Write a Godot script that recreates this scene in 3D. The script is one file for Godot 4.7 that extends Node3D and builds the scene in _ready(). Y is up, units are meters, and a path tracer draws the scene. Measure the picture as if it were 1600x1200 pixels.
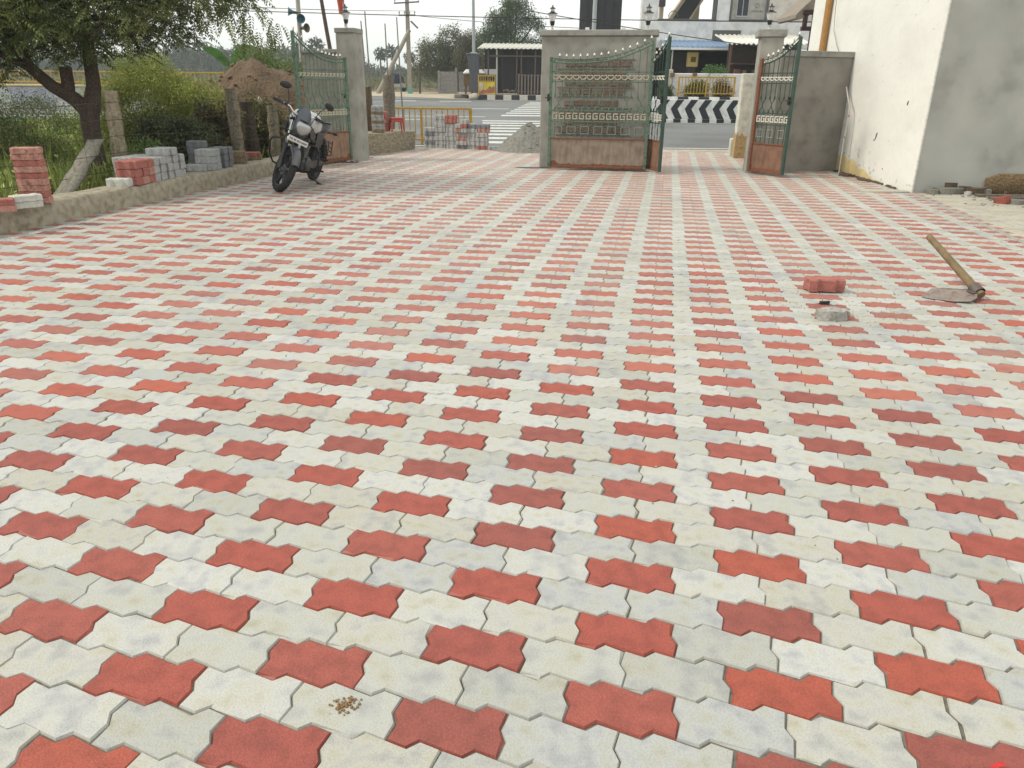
extends Node3D

const YAW = 0.191723          # the paved yard, its kerb and the gate line stand at this angle to the road
const PITCH = 0.12            # row pitch of the zigzag pavers
const LEN = 0.23368           # length of a paver
const RISE = 0.012            # the road climbs gently beyond the gate
var rng = RandomNumberGenerator.new()
var mats = {}
var texs = {}
var taken = {}
var grp = 0

func lin(r, g, b): return Color(r, g, b).linear_to_srgb()
func R(a, b): return rng.randf_range(a, b)
func ground(z): return maxf(0.0, -z - 16.5) * RISE

# ---------------------------------------------------------------- textures and materials
func tex(called, kind, freq, ramp, size = 512, oct = 4, warp = 0.0):
	if texs.has(called): return texs[called]
	var n = FastNoiseLite.new()
	n.noise_type = kind
	n.seed = called.hash() % 10000
	n.frequency = freq
	n.fractal_octaves = oct
	if kind == FastNoiseLite.TYPE_CELLULAR:
		n.cellular_return_type = FastNoiseLite.RETURN_DISTANCE
		n.fractal_type = FastNoiseLite.FRACTAL_NONE
	if warp > 0.0:
		n.domain_warp_enabled = true
		n.domain_warp_amplitude = warp
		n.domain_warp_frequency = freq * 0.7
	var t = NoiseTexture2D.new()
	t.width = size; t.height = size; t.seamless = true; t.noise = n
	var g = Gradient.new()
	var offs = PackedFloat32Array(); var cols = PackedColorArray()
	for k in ramp:
		offs.append(k[0]); cols.append(k[1] if k[1] is Color else Color(k[1], k[1], k[1]))
	g.offsets = offs; g.colors = cols
	t.color_ramp = g
	texs[called] = t
	return t

func make_textures():
	var S = FastNoiseLite.TYPE_SIMPLEX_SMOOTH
	tex("mottle", S, 0.012, [[0.2, 0.90], [0.5, 0.965], [0.8, 1.0]], 512, 5)
	tex("cloud", S, 0.006, [[0.2, 0.88], [0.5, 0.96], [0.8, 1.0]], 512, 4, 20.0)
	tex("stain", S, 0.0042, [[0.1, Color(0.885, 0.89, 0.905)], [0.32, Color(0.96, 0.96, 0.962)], [0.52, Color(1, 1, 0.99)], [0.8, Color(0.985, 0.975, 0.93)], [0.97, Color(0.93, 0.91, 0.84)]], 1024, 3, 15.0)
	tex("speck_dark", FastNoiseLite.TYPE_CELLULAR, 0.11, [[0.0, 0.88], [0.12, 0.93], [0.24, 0.98], [0.5, 1.0], [1.0, 0.985]], 1024, 1, 14.0)
	tex("speck_light", FastNoiseLite.TYPE_CELLULAR, 0.10, [[0.0, Color(1, 1, 1)], [0.08, Color(0.99, 0.97, 0.96)], [0.16, Color(0.90, 0.86, 0.85)], [0.5, Color(0.87, 0.82, 0.81)], [1.0, Color(0.83, 0.78, 0.77)]], 1024, 1, 14.0)
	tex("pits", FastNoiseLite.TYPE_CELLULAR, 0.11, [[0.0, 0.0], [0.25, 0.75], [0.5, 1.0], [1.0, 1.0]], 1024, 1, 8.0)
	tex("grain", S, 0.05, [[0.1, 0.0], [0.9, 1.0]], 512, 5)
	tex("grit", S, 0.16, [[0.2, 0.66], [0.5, 0.92], [0.8, 1.0]], 512, 3)
	tex("lumps", S, 0.02, [[0.1, 0.0], [0.9, 1.0]], 512, 6)
	tex("rust", S, 0.012, [[0.12, Color(0.72, 0.60, 0.54)], [0.3, Color(0.90, 0.85, 0.80)], [0.55, Color(1, 0.98, 0.96)], [0.88, Color(0.90, 0.78, 0.70)]], 512, 5, 25.0)
	tex("plaster", S, 0.008, [[0.1, 0.84], [0.35, 0.935], [0.6, 0.975], [0.9, 1.0]], 1024, 5, 30.0)
	tex("streak", S, 0.02, [[0.15, 0.86], [0.5, 0.97], [0.8, 1.0]], 512, 4)
	tex("bark", S, 0.03, [[0.2, 0.55], [0.8, 1.0]], 512, 5, 12.0)
	tex("soil", S, 0.02, [[0.1, Color(0.74, 0.71, 0.66)], [0.5, Color(0.93, 0.91, 0.87)], [0.9, Color(1, 1, 1)]], 512, 6)
	tex("wash", S, 0.006, [[0.15, Color(0.945, 0.95, 0.95)], [0.4, Color(0.97, 0.97, 0.97)], [0.6, Color(0.985, 0.985, 0.98)], [0.75, Color(1, 1, 1)], [0.9, Color(0.975, 0.98, 0.985)]], 1024, 4, 60.0)

func M(key, c, rough = 0.8, o = {}):
	if mats.has(key): return mats[key]
	var m = StandardMaterial3D.new()
	m.resource_name = key
	m.albedo_color = c
	m.roughness = rough
	m.metallic = o.get("metal", 0.0)
	m.metallic_specular = o.get("spec", 0.5)
	m.cull_mode = BaseMaterial3D.CULL_DISABLED if o.get("two", false) else BaseMaterial3D.CULL_BACK
	if o.has("t") or o.has("b"):
		m.uv1_triplanar = true
		m.uv1_world_triplanar = not o.get("own", false)
		var s = o.get("s", 1.0)
		m.uv1_scale = s if s is Vector3 else Vector3(s, s, s)
		m.uv1_offset = o.get("off", Vector3.ZERO)
	if o.has("t"): m.albedo_texture = texs[o.t]
	if o.has("b"):
		m.heightmap_enabled = true
		m.heightmap_texture = texs[o.b]
		m.heightmap_scale = o.get("bs", 0.1)
	if o.has("t2"):
		m.detail_enabled = true
		m.detail_albedo = texs[o.t2]
		m.detail_blend_mode = BaseMaterial3D.BLEND_MODE_MUL
		m.detail_uv_layer = BaseMaterial3D.DETAIL_UV_2
		m.uv2_triplanar = true
		m.uv2_world_triplanar = not o.get("own", false)
		var s2 = o.get("s2", 0.3)
		m.uv2_scale = s2 if s2 is Vector3 else Vector3(s2, s2, s2)
		m.uv2_offset = o.get("off2", Vector3.ZERO)
	if o.get("tint", false): m.vertex_color_use_as_albedo = true
	if o.has("coat"):
		m.clearcoat_enabled = true; m.clearcoat = o.coat; m.clearcoat_roughness = 0.1
	if o.has("back"):
		m.backlight_enabled = true; m.backlight = o.back
	if o.has("glass"):
		m.transparency = BaseMaterial3D.TRANSPARENCY_ALPHA
		m.albedo_color.a = o.glass
	mats[key] = m
	return m

# ---------------------------------------------------------------- nodes
func numbered(called):
	if not taken.has(called):
		taken[called] = 0
		return called
	taken[called] += 1
	return "%s_%03d" % [called, taken[called]]

func tag(o, label = "", category = "", group = "", kind = ""):
	if label: o.set_meta("label", label)
	if category: o.set_meta("category", category)
	if group: o.set_meta("group", group)
	if kind: o.set_meta("kind", kind)
	return o

func thing(called, label, category, at = Vector3.ZERO, turn = 0.0, group = ""):
	var o = Node3D.new()
	o.name = numbered(called)
	add_child(o, true)
	o.position = at
	o.rotation.y = turn
	return tag(o, label, category, group)

func begin():
	var st = SurfaceTool.new()
	st.begin(Mesh.PRIMITIVE_TRIANGLES)
	return st

func done(st):
	st.generate_normals()
	return st.commit()

func obj(called, st, m, parent = null, at = Vector3.ZERO):
	var o = MeshInstance3D.new()
	o.mesh = done(st) if st is SurfaceTool else st
	o.material_override = m
	o.position = at
	if parent == null:
		o.name = numbered(called)
		add_child(o, true)
	else:
		var n = called; var k = 0
		while parent.has_node(n):
			k += 1
			n = "%s_%03d" % [called, k]
		o.name = n
		parent.add_child(o, true)
	return o

func struct(called, st, m, at = Vector3.ZERO):
	return tag(obj(called, st, m, null, at), "", "", "", "structure")

func copies(called, mesh, m, places, parent = null, tints = null):
	var mm = MultiMesh.new()
	mm.transform_format = MultiMesh.TRANSFORM_3D
	mm.use_colors = tints != null
	mm.mesh = mesh
	mm.instance_count = places.size()
	for i in places.size():
		mm.set_instance_transform(i, places[i])
		if tints != null: mm.set_instance_color(i, tints[i])
	var o = MultiMeshInstance3D.new()
	o.multimesh = mm
	o.material_override = m
	o.name = numbered(called) if parent == null else called
	(self if parent == null else parent).add_child(o, true)
	o.set_meta("kind", "stuff")
	return o

func dup(root, at, turn, label, group = ""):
	var r = root.duplicate()
	r.name = numbered(str(root.get_meta("kind_name", root.name)).rstrip("0123456789").rstrip("_"))
	add_child(r, true)
	r.position = at
	r.rotation.y = turn
	return tag(r, label, "", group)

# ---------------------------------------------------------------- shapes (corners are given counterclockwise seen from outside)
func smooth(st):
	grp += 1
	st.set_smooth_group(grp)
func flat(st): st.set_smooth_group(-1)

func tri(st, a, b, c):
	st.add_vertex(a); st.add_vertex(c); st.add_vertex(b)
func quad(st, a, b, c, d):
	tri(st, a, b, c); tri(st, a, c, d)
func tri_n(st, a, b, c, n):
	if (b - a).cross(c - a).dot(n) > 0.0: tri(st, a, b, c)
	else: tri(st, a, c, b)
func quad_n(st, a, b, c, d, n):
	tri_n(st, a, b, c, n); tri_n(st, a, c, d, n)

func box(st, c, s, bev = 0.0, basis = Basis(), taper = 1.0):
	flat(st)
	var h = s * 0.5
	bev = minf(bev, minf(h.x, minf(h.y, h.z)) * 0.9)
	var P = func(x, y, z): return c + basis * Vector3(x * (taper if y > 0 else 1.0), y, z * (taper if y > 0 else 1.0))
	for ax in 3:
		for sg in [-1.0, 1.0]:
			var n = Vector3.ZERO; n[ax] = sg
			var u = (ax + 1) % 3; var v = (ax + 2) % 3
			var q = []
			for k in [[-1, -1], [1, -1], [1, 1], [-1, 1]]:
				var p = Vector3.ZERO
				p[ax] = sg * h[ax]; p[u] = k[0] * (h[u] - bev); p[v] = k[1] * (h[v] - bev)
				q.append(P.call(p.x, p.y, p.z))
			quad_n(st, q[0], q[1], q[2], q[3], basis * n)
	if bev > 0.0:
		for ax in 3:
			var u = (ax + 1) % 3; var v = (ax + 2) % 3
			for su in [-1.0, 1.0]:
				for sv in [-1.0, 1.0]:
					var q = []
					for k in [[0, -1], [0, 1], [1, 1], [1, -1]]:
						var p = Vector3.ZERO
						p[ax] = k[1] * (h[ax] - bev)
						p[u] = su * (h[u] - (bev if k[0] == 1 else 0.0))
						p[v] = sv * (h[v] - (bev if k[0] == 0 else 0.0))
						q.append(P.call(p.x, p.y, p.z))
					var n = Vector3.ZERO; n[u] = su; n[v] = sv
					quad_n(st, q[0], q[1], q[2], q[3], basis * n)
		for sx in [-1.0, 1.0]:
			for sy in [-1.0, 1.0]:
				for sz in [-1.0, 1.0]:
					var a = P.call(sx * h.x, sy * (h.y - bev), sz * (h.z - bev))
					var b = P.call(sx * (h.x - bev), sy * h.y, sz * (h.z - bev))
					var d = P.call(sx * (h.x - bev), sy * (h.y - bev), sz * h.z)
					tri_n(st, a, b, d, basis * Vector3(sx, sy, sz))
	return st

func bx(x0, x1, y0, y1, z0, z1, bev = 0.0):
	return box(begin(), Vector3((x0 + x1) / 2.0, (y0 + y1) / 2.0, (z0 + z1) / 2.0), Vector3(x1 - x0, y1 - y0, z1 - z0), bev)

func loft(st, rings, cap0 = true, cap1 = true, closed = true):
	smooth(st)
	var n = rings[0].size()
	var mid0 = Vector3.ZERO; var mid1 = Vector3.ZERO
	for p in rings[0]: mid0 += p / n
	for p in rings[-1]: mid1 += p / n
	# which way round the rings run
	var a = rings[0][0]; var nrm = Vector3.ZERO
	for i in n: nrm += (rings[0][i] - mid0).cross(rings[0][(i + 1) % n] - mid0)
	var nx = Vector3.ZERO
	for p in rings[1]: nx += p / n
	var fwd = nrm.dot(nx - mid0) > 0.0
	for k in rings.size() - 1:
		var r = rings[k]; var s = rings[k + 1]
		for i in (n if closed else n - 1):
			var j = (i + 1) % n
			if fwd: quad(st, r[i], r[j], s[j], s[i])
			else: quad(st, r[j], r[i], s[i], s[j])
	if cap0:
		flat(st)
		for i in n: tri_n(st, mid0, rings[0][i], rings[0][(i + 1) % n], mid0 - nx)
	if cap1:
		flat(st)
		var pv = Vector3.ZERO
		for p in rings[-2]: pv += p / n
		for i in n: tri_n(st, mid1, rings[-1][i], rings[-1][(i + 1) % n], mid1 - pv)
	return st

func tube(st, pts, r, sides = 8, cap = true):
	var rings = []
	var up = Vector3.UP
	var t0 = (pts[1] - pts[0]).normalized()
	if absf(t0.dot(up)) > 0.9: up = Vector3.RIGHT
	var x = t0.cross(up).normalized()
	for i in pts.size():
		var t = ((pts[mini(i + 1, pts.size() - 1)] - pts[i]).normalized() + (pts[i] - pts[maxi(i - 1, 0)]).normalized()).normalized()
		x = (x - t * x.dot(t)).normalized()
		var y = t.cross(x)
		var rad = r[i] if r is Array else r
		var ring = []
		for k in sides:
			var a = TAU * k / sides
			ring.append(pts[i] + (x * cos(a) + y * sin(a)) * rad)
		rings.append(ring)
	return loft(st, rings, cap, cap)

func bar(st, a, b, r, sides = 6): return tube(st, [a, b], r, sides)

func lathe(st, prof, sides = 16, xf = Transform3D()):
	# prof: [radius, height] from bottom to top
	for k in prof.size() - 1:
		smooth(st)
		for i in sides:
			var a = TAU * i / sides; var b = TAU * (i + 1) / sides
			var p = prof[k]; var q = prof[k + 1]
			var A = xf * Vector3(cos(a) * p[0], p[1], -sin(a) * p[0])
			var B = xf * Vector3(cos(b) * p[0], p[1], -sin(b) * p[0])
			var C = xf * Vector3(cos(b) * q[0], q[1], -sin(b) * q[0])
			var D = xf * Vector3(cos(a) * q[0], q[1], -sin(a) * q[0])
			if p[0] > 1e-5: tri(st, A, B, C)
			if q[0] > 1e-5: tri(st, A, C, D)
	return st

func torus(st, R0, r, n, m, xf, a0 = 0.0, a1 = TAU, sy = 1.0):
	# ring in the local yz plane (axis x)
	var full = absf(a1 - a0 - TAU) < 1e-4
	smooth(st)
	for i in n:
		for k in m:
			var q = []
			for d in [[0, 0], [1, 0], [1, 1], [0, 1]]:
				var a = a0 + (a1 - a0) * (i + d[0]) / n
				var b = TAU * (k + d[1]) / m
				var rr = R0 + cos(b) * r
				q.append(xf * Vector3(sin(b) * r * sy, cos(a) * rr, sin(a) * rr))
			quad(st, q[0], q[1], q[2], q[3])
	return st

func prism(st, poly, d0, d1, xf = Transform3D(), bev = 0.0):
	# poly: PackedVector2Array in the local xy plane, extruded along z from d0 to d1
	var pl = PackedVector2Array(poly)
	if Geometry2D.is_polygon_clockwise(pl): pl.reverse()
	var idx = Geometry2D.triangulate_polygon(pl)
	flat(st)
	for sgn in [[d0, -1.0], [d1, 1.0]]:
		var n = xf.basis * Vector3(0, 0, sgn[1])
		for i in range(0, idx.size(), 3):
			var a = pl[idx[i]]; var b = pl[idx[i + 1]]; var c = pl[idx[i + 2]]
			tri_n(st, xf * Vector3(a.x, a.y, sgn[0]), xf * Vector3(b.x, b.y, sgn[0]), xf * Vector3(c.x, c.y, sgn[0]), n)
	for i in pl.size():
		var a = pl[i]; var b = pl[(i + 1) % pl.size()]
		var n = xf.basis * Vector3(b.y - a.y, a.x - b.x, 0)
		quad_n(st, xf * Vector3(a.x, a.y, d0), xf * Vector3(b.x, b.y, d0), xf * Vector3(b.x, b.y, d1), xf * Vector3(a.x, a.y, d1), n)
	return st

func ball(st, c, r, n = 10, basis = Basis(), noise = null, amp = 0.0, freq = 1.0):
	# r: Vector3 of radii; noise roughens it
	smooth(st)
	var m = n / 2 + 1
	var P = func(i, k):
		var th = PI * k / m; var ph = TAU * (i % n) / n
		var d = Vector3(sin(th) * cos(ph), cos(th), sin(th) * sin(ph))
		var s = 1.0
		if noise: s += amp * noise.get_noise_3dv((d * r + c * 3.7) * freq)
		return c + basis * (d * r * s)
	for k in m:
		for i in n:
			var a = P.call(i, k); var b = P.call(i + 1, k); var e = P.call(i + 1, k + 1); var d = P.call(i, k + 1)
			if k > 0: tri_n(st, a, b, e, (a + b + e) / 3.0 - c)
			if k < m - 1: tri_n(st, a, e, d, (a + e + d) / 3.0 - c)
	return st

func noise3(seed_, freq, oct = 3):
	var n = FastNoiseLite.new()
	n.seed = seed_; n.frequency = freq; n.fractal_octaves = oct
	return n

func rough_slab(st, ring, y0, y1, lip, noise, amp):
	# an uneven block of masonry: outline ring (Vector3, y ignored, counterclockwise from above), sides of three courses and a lumpy top
	var rows = []
	for f in [0.0, 0.35, 0.7, 1.0]:
		var r = []
		for p in ring:
			var q = Vector3(p.x, lerpf(y0, y1, f), p.z)
			q += Vector3(noise.get_noise_3dv(q * 9.0), noise.get_noise_3dv(q * 9.0 + Vector3(40, 0, 0)) * (0.8 if f > 0.0 else 0.0), noise.get_noise_3dv(q * 9.0 + Vector3(0, 0, 50))) * amp
			r.append(q)
		rows.append(r)
	return loft(st, rows, false, true)

# ---------------------------------------------------------------- the zigzag paver
func paver_outline(inset):
	var pts = []
	for p in [[-.5, -.5], [-.3, -.41], [-.2, -.59], [.2, -.41], [.3, -.59], [.5, -.5], [.4675, -.115], [.5325, .115], [.5, .5], [.3, .41], [.2, .59], [-.2, .41], [-.3, .59], [-.5, .5], [-.4675, .115], [-.5325, -.115]]:
		pts.append(Vector2(p[0] * LEN, p[1] * PITCH))
	var out = []
	var n = pts.size()
	for i in n:
		var d0 = (pts[i] - pts[(i + n - 1) % n]).normalized()
		var d1 = (pts[(i + 1) % n] - pts[i]).normalized()
		var n0 = Vector2(-d0.y, d0.x); var n1 = Vector2(-d1.y, d1.x)
		var m = (n0 + n1).normalized()
		out.append(pts[i] + m * inset / maxf(0.5, m.dot(n0)))
	return out

func paver_shape(joint, chamfer, drop, thick, wear = 0.0):
	# top face, chamfered arris and, with thick > 0, the side walls and the underside
	var a = paver_outline(joint + chamfer)
	var b = paver_outline(joint)
	if wear > 0.0:
		# arrises rubbed and nibbled, a corner or two chipped
		for i in a.size():
			var c = Vector2(R(-wear, wear), R(-wear, wear))
			a[i] += c - a[i].normalized() * (R(.002, .008) if rng.randf() < .10 else 0.0)
			b[i] += c * .5
	var st = begin()
	flat(st)
	var idx = Geometry2D.triangulate_polygon(PackedVector2Array(a))
	for i in range(0, idx.size(), 3):
		var p = a[idx[i]]; var q = a[idx[i + 1]]; var r = a[idx[i + 2]]
		tri_n(st, Vector3(p.x, 0, p.y), Vector3(q.x, 0, q.y), Vector3(r.x, 0, r.y), Vector3.UP)
		if thick > 0.0: tri_n(st, Vector3(p.x, -thick, p.y), Vector3(q.x, -thick, q.y), Vector3(r.x, -thick, r.y), Vector3.DOWN)
	var n = a.size()
	for i in n:
		var j = (i + 1) % n
		var o = Vector3(b[j].y - b[i].y, 0.3, b[i].x - b[j].x)
		quad_n(st, Vector3(a[i].x, 0, a[i].y), Vector3(a[j].x, 0, a[j].y), Vector3(b[j].x, -drop, b[j].y), Vector3(b[i].x, -drop, b[i].y), o)
		if thick > 0.0: quad_n(st, Vector3(b[i].x, -drop, b[i].y), Vector3(b[j].x, -drop, b[j].y), Vector3(b[j].x, -thick, b[j].y), Vector3(b[i].x, -thick, b[i].y), o)
	return done(st)

func to_world(p): return Vector3(0.24322 + p.x * cos(YAW) - p.z * sin(YAW), p.y, -1.22748 + p.x * sin(YAW) + p.z * cos(YAW))

func paving():
	var yard = Node3D.new()
	yard.name = "yard_paving"
	add_child(yard)
	yard.position = to_world(Vector3.ZERO)
	yard.rotation.y = -YAW
	tag(yard, "", "", "", "structure")
	var bed = begin()
	flat(bed)
	quad(bed, Vector3(-5.7, -.0060, 3), Vector3(8.6, -.0060, 3), Vector3(8.6, -.0060, -16.9), Vector3(-5.7, -.0060, -14.25))
	obj("sand_bed", bed, M("joint_sand", lin(.17, .16, .14), .95, {"t": "soil", "s": 3.0}), yard)
	var reds = [[.435, .106, .072], [.40, .104, .077], [.465, .110, .066], [.365, .106, .081], [.425, .118, .085]]
	var whites = [[.435, .44, .412], [.475, .480, .458], [.395, .40, .374], [.45, .449, .416], [.41, .42, .413], [.43, .424, .383], [.495, .50, .486]]
	var red_m = []; var white_m = []
	for i in reds.size():
		red_m.append(M("red_paver_%d" % i, lin(reds[i][0], reds[i][1], reds[i][2]), .55, {"t": "speck_light", "s": 1.6, "t2": "mottle", "s2": 2.2, "b": "pits", "bs": .07, "off2": Vector3(i * .37, 0, i * .21)}))
	for i in whites.size():
		white_m.append(M("white_paver_%d" % i, lin(whites[i][0], whites[i][1], whites[i][2]), .6, {"t": "speck_dark", "s": 1.5, "t2": "stain", "s2": 1.7 + .17 * i, "b": "pits", "bs": .06, "off2": Vector3(i * .31, 0, i * .43)}))
	var mesh = paver_shape(.0007, .0030, .0065, 0.0)
	var worn = []
	for i in 8: worn.append(paver_shape(.0007, .0030, .0065, 0.0, .0008))
	var list = []
	for v in range(-130, 24):
		for k in range(-26, 38):
			var odd = posmod(v, 2) == 1
			var u = k + (0.5 if odd else 0.0)
			var x = u * LEN; var z = v * PITCH
			if x < -5.68 or x > 8.5: continue
			var w = to_world(Vector3(x, 0, z))
			if w.z < -16.42 + .06 * w.x: continue
			if w.x > 5.28 and w.z < -10.1: continue
			if w.x > 5.25 and x > 3.2 and w.z < -9.9: continue
			if w.z < -12.75 and x > 2.1: continue
			if w.z > 1.2: continue
			if w.x < -2.7 and w.z < -13.6 and x < -5.3: continue
			var red = posmod(roundi((u - (1.5 if odd else 0.0)) * 2.0), 6) == 0
			if x > 3.19: red = false
			list.append([w.length() + (100.0 if absf(w.x) > 0.9 - w.z * .66 or w.z > -1.0 else 0.0), x, z, red, w])
	list.sort_custom(func(a, b): return a[0] < b[0])
	var places = []; var tints = []
	var dust = noise3(5, .5)
	for i in list.size():
		var e = list[i]
		var x = e[1]; var z = e[2]; var red = e[3]; var w = e[4]
		var apron = x > 3.19
		var far = clampf((-w.z - 3.0) / 10.0, 0.0, 1.0)
		var jit = Vector3(R(-.0009, .0009), R(-.0014, .0012) * lerpf(1.0, .6, far), R(-.0009, .0009))
		if rng.randf() < .03: jit.y -= R(.001, .003)
		# the ground has settled a little
		jit.y += dust.get_noise_2d(w.x * 1.2, w.z * 1.2) * .004
		var basis = Basis.from_euler(Vector3(R(-.006, .006), R(-.007, .007), R(-.004, .004)))
		if rng.randf() < .5: basis = basis * Basis(Vector3.UP, PI)
		# rows waver a little
		jit += Vector3(dust.get_noise_2d(z * 1.6, x * .5 + 70.0), 0, dust.get_noise_2d(x * 1.6 + 30.0, z * .5)) * .012
		var pos = Vector3(x, 0, z) + jit
		if i < 300:
			var o = MeshInstance3D.new()
			o.mesh = worn[rng.randi() % 8]
			o.material_override = red_m[rng.randi() % red_m.size()] if red else white_m[rng.randi() % white_m.size()]
			o.name = "paver" if i == 0 else "paver_%03d" % i
			o.transform = Transform3D(basis, pos)
			yard.add_child(o, true)
		else:
			var c
			if red:
				c = reds[rng.randi() % reds.size()]
				c = Color(c[0] * .86, c[1] * .82, c[2] * .82).lerp(Color(.50, .24, .20), R(0, .12))
			else:
				c = whites[rng.randi() % whites.size()]
				c = Color(c[0], c[1], c[2])
			# cement dust swept about and carried in from the road
			var d = clampf(.03 + .18 * dust.get_noise_2d(w.x * 2.0, w.z * 2.0) + .42 * clampf((-w.z - 3.5) / 10.0, 0, 1), 0.0, .6)
			c = c.lerp(Color(.60, .57, .515), d * (.62 if red else .5))
			# greyer where wheels and barrows have run
			var wheel = minf(absf(w.x - (-.55 - (w.z + 6.0) * .06)), absf(w.x - (.95 - (w.z + 6.0) * .10 + .3 * sin(w.z * .5))))
			wheel = minf(wheel, absf(w.x - (2.3 + (w.z + 5.0) * .12)))
			c = c.lerp(Color(.40, .39, .345), .30 * clampf(1.0 - wheel / .34, 0, 1) * clampf(.6 + dust.get_noise_2d(w.x * 4.0, w.z * 4.0) * 1.2, 0, 1))
			if apron: c = Color(.42, .395, .34).lerp(Color(.52, .49, .42), rng.randf())
			places.append(Transform3D(basis, pos))
			tints.append(c)
	copies("paver_field", mesh, M("paver_field", Color.WHITE, .62, {"t": "speck_dark", "s": 1.5, "t2": "stain", "s2": 1.3, "tint": true, "b": "pits", "bs": .05}), places, yard, tints)
	# flush concrete edging between the red and white yard and the plain grey apron
	var es = begin()
	var n3 = noise3(8, 2.0)
	var xs = 3.175
	for i in 30:
		var z0 = -9.45 + i * .36
		if z0 > .8: break
		var zz = n3.get_noise_1d(i * 5.0) * .008
		box(es, Vector3(xs + zz, -.012, z0 + .18), Vector3(.052, .036, .352), .005, Basis(Vector3.UP, zz))
	obj("edging_strip", es, M("edging", lin(.34, .335, .31), .9, {"t": "mottle", "s": 2.0, "b": "grain", "bs": .2}), yard)
	return mesh

# ---------------------------------------------------------------- plants
func leaf(st, at, dir, up, l, w, fold = .25):
	# one blade: two halves folded along the midrib
	var side = dir.cross(up).normalized()
	var nrm = side.cross(dir).normalized()
	var mid = at + dir * l * .45 - nrm * l * .04
	var tip = at + dir * l - nrm * l * .12
	var a = mid + side * w * .5 + nrm * w * fold
	var b = mid - side * w * .5 + nrm * w * fold
	flat(st)
	tri(st, at, tip, a); tri(st, at, b, tip)

func rv(): return Vector3(R(-1, 1), R(-1, 1), R(-1, 1)).normalized()

func leaf_clump(n, radius, l, w, droop = .3):
	var st = begin()
	for i in n:
		var p = rv() * radius * pow(rng.randf(), .5)
		var d = (rv() + p / radius * .8 + Vector3.DOWN * droop).normalized()
		leaf(st, p, d, (Vector3.UP + rv() * .6).normalized(), l * R(.7, 1.25), w * R(.7, 1.2))
	return done(st)

func pinnate(nl, length, l, w):
	# a drooping compound leaf with leaflets on both sides of its stalk
	var st = begin()
	for i in nl:
		var f = float(i + 1) / nl
		var p = Vector3(0, -f * f * length * .35, f * length)
		for s in [-1.0, 1.0]:
			var d = Vector3(s, -.45 + R(-.2, .2), .55 + R(-.15, .15)).normalized()
			leaf(st, p, d, Vector3.UP, l * (1.1 - .4 * absf(f - .5)) * R(.85, 1.1), w)
	leaf(st, Vector3(0, -length * .35, length), Vector3(0, -.6, .8), Vector3.UP, l, w)
	return done(st)

func crown(parent, called, mesh, m, blobs, n, gaps, tint_a, tint_b, smin, smax, seed_, down = 0.0):
	# leaf clumps spread through the blobs [centre, radii], thinned by a noise so that gaps show
	var g = noise3(seed_, 1.0, 2)
	var vol = 0.0
	for b in blobs: vol += b[1].x * b[1].y * b[1].z
	var places = []; var tints = []
	for b in blobs:
		var k = int(n * b[1].x * b[1].y * b[1].z / vol) + 1
		for i in k:
			var d = rv() * pow(rng.randf(), .38)
			var p = b[0] + d * b[1]
			var q = g.get_noise_3dv(p * gaps[0])
			if q < gaps[1]: continue
			var s = R(smin, smax)
			var bs = Basis.from_euler(Vector3(R(-.5, .5) + down, R(0, TAU), R(-.5, .5))).scaled(Vector3(s, s, s))
			places.append(Transform3D(bs, p))
			tints.append(tint_a.lerp(tint_b, clampf(.5 + g.get_noise_3dv(p * gaps[0] * 1.7 + Vector3(9, 9, 9)) * .9 + R(-.3, .3), 0, 1)))
	return copies(called, mesh, m, places, parent, tints)

func branchy(st, p, d, l, r, depth, tips, spread, n):
	var pts = [p]; var rs = [r]
	var q = p; var dd = d
	for i in 4:
		dd = (dd + rv() * .22 + Vector3.UP * .03).normalized()
		q = q + dd * l / 4.0
		pts.append(q)
		rs.append(r * (1.0 - .12 * (i + 1)))
	tube(st, pts, rs, 7 if r > .03 else 5, false)
	if depth == 0:
		tips.append([q, dd])
		return
	for k in n:
		var ax = dd.cross(rv()).normalized()
		branchy(st, q, dd.rotated(ax, R(.5, 1.0) * spread), l * R(.62, .85), r * .5, depth - 1, tips, spread, n)
	if depth > 0: tips.append([q, dd])

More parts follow.
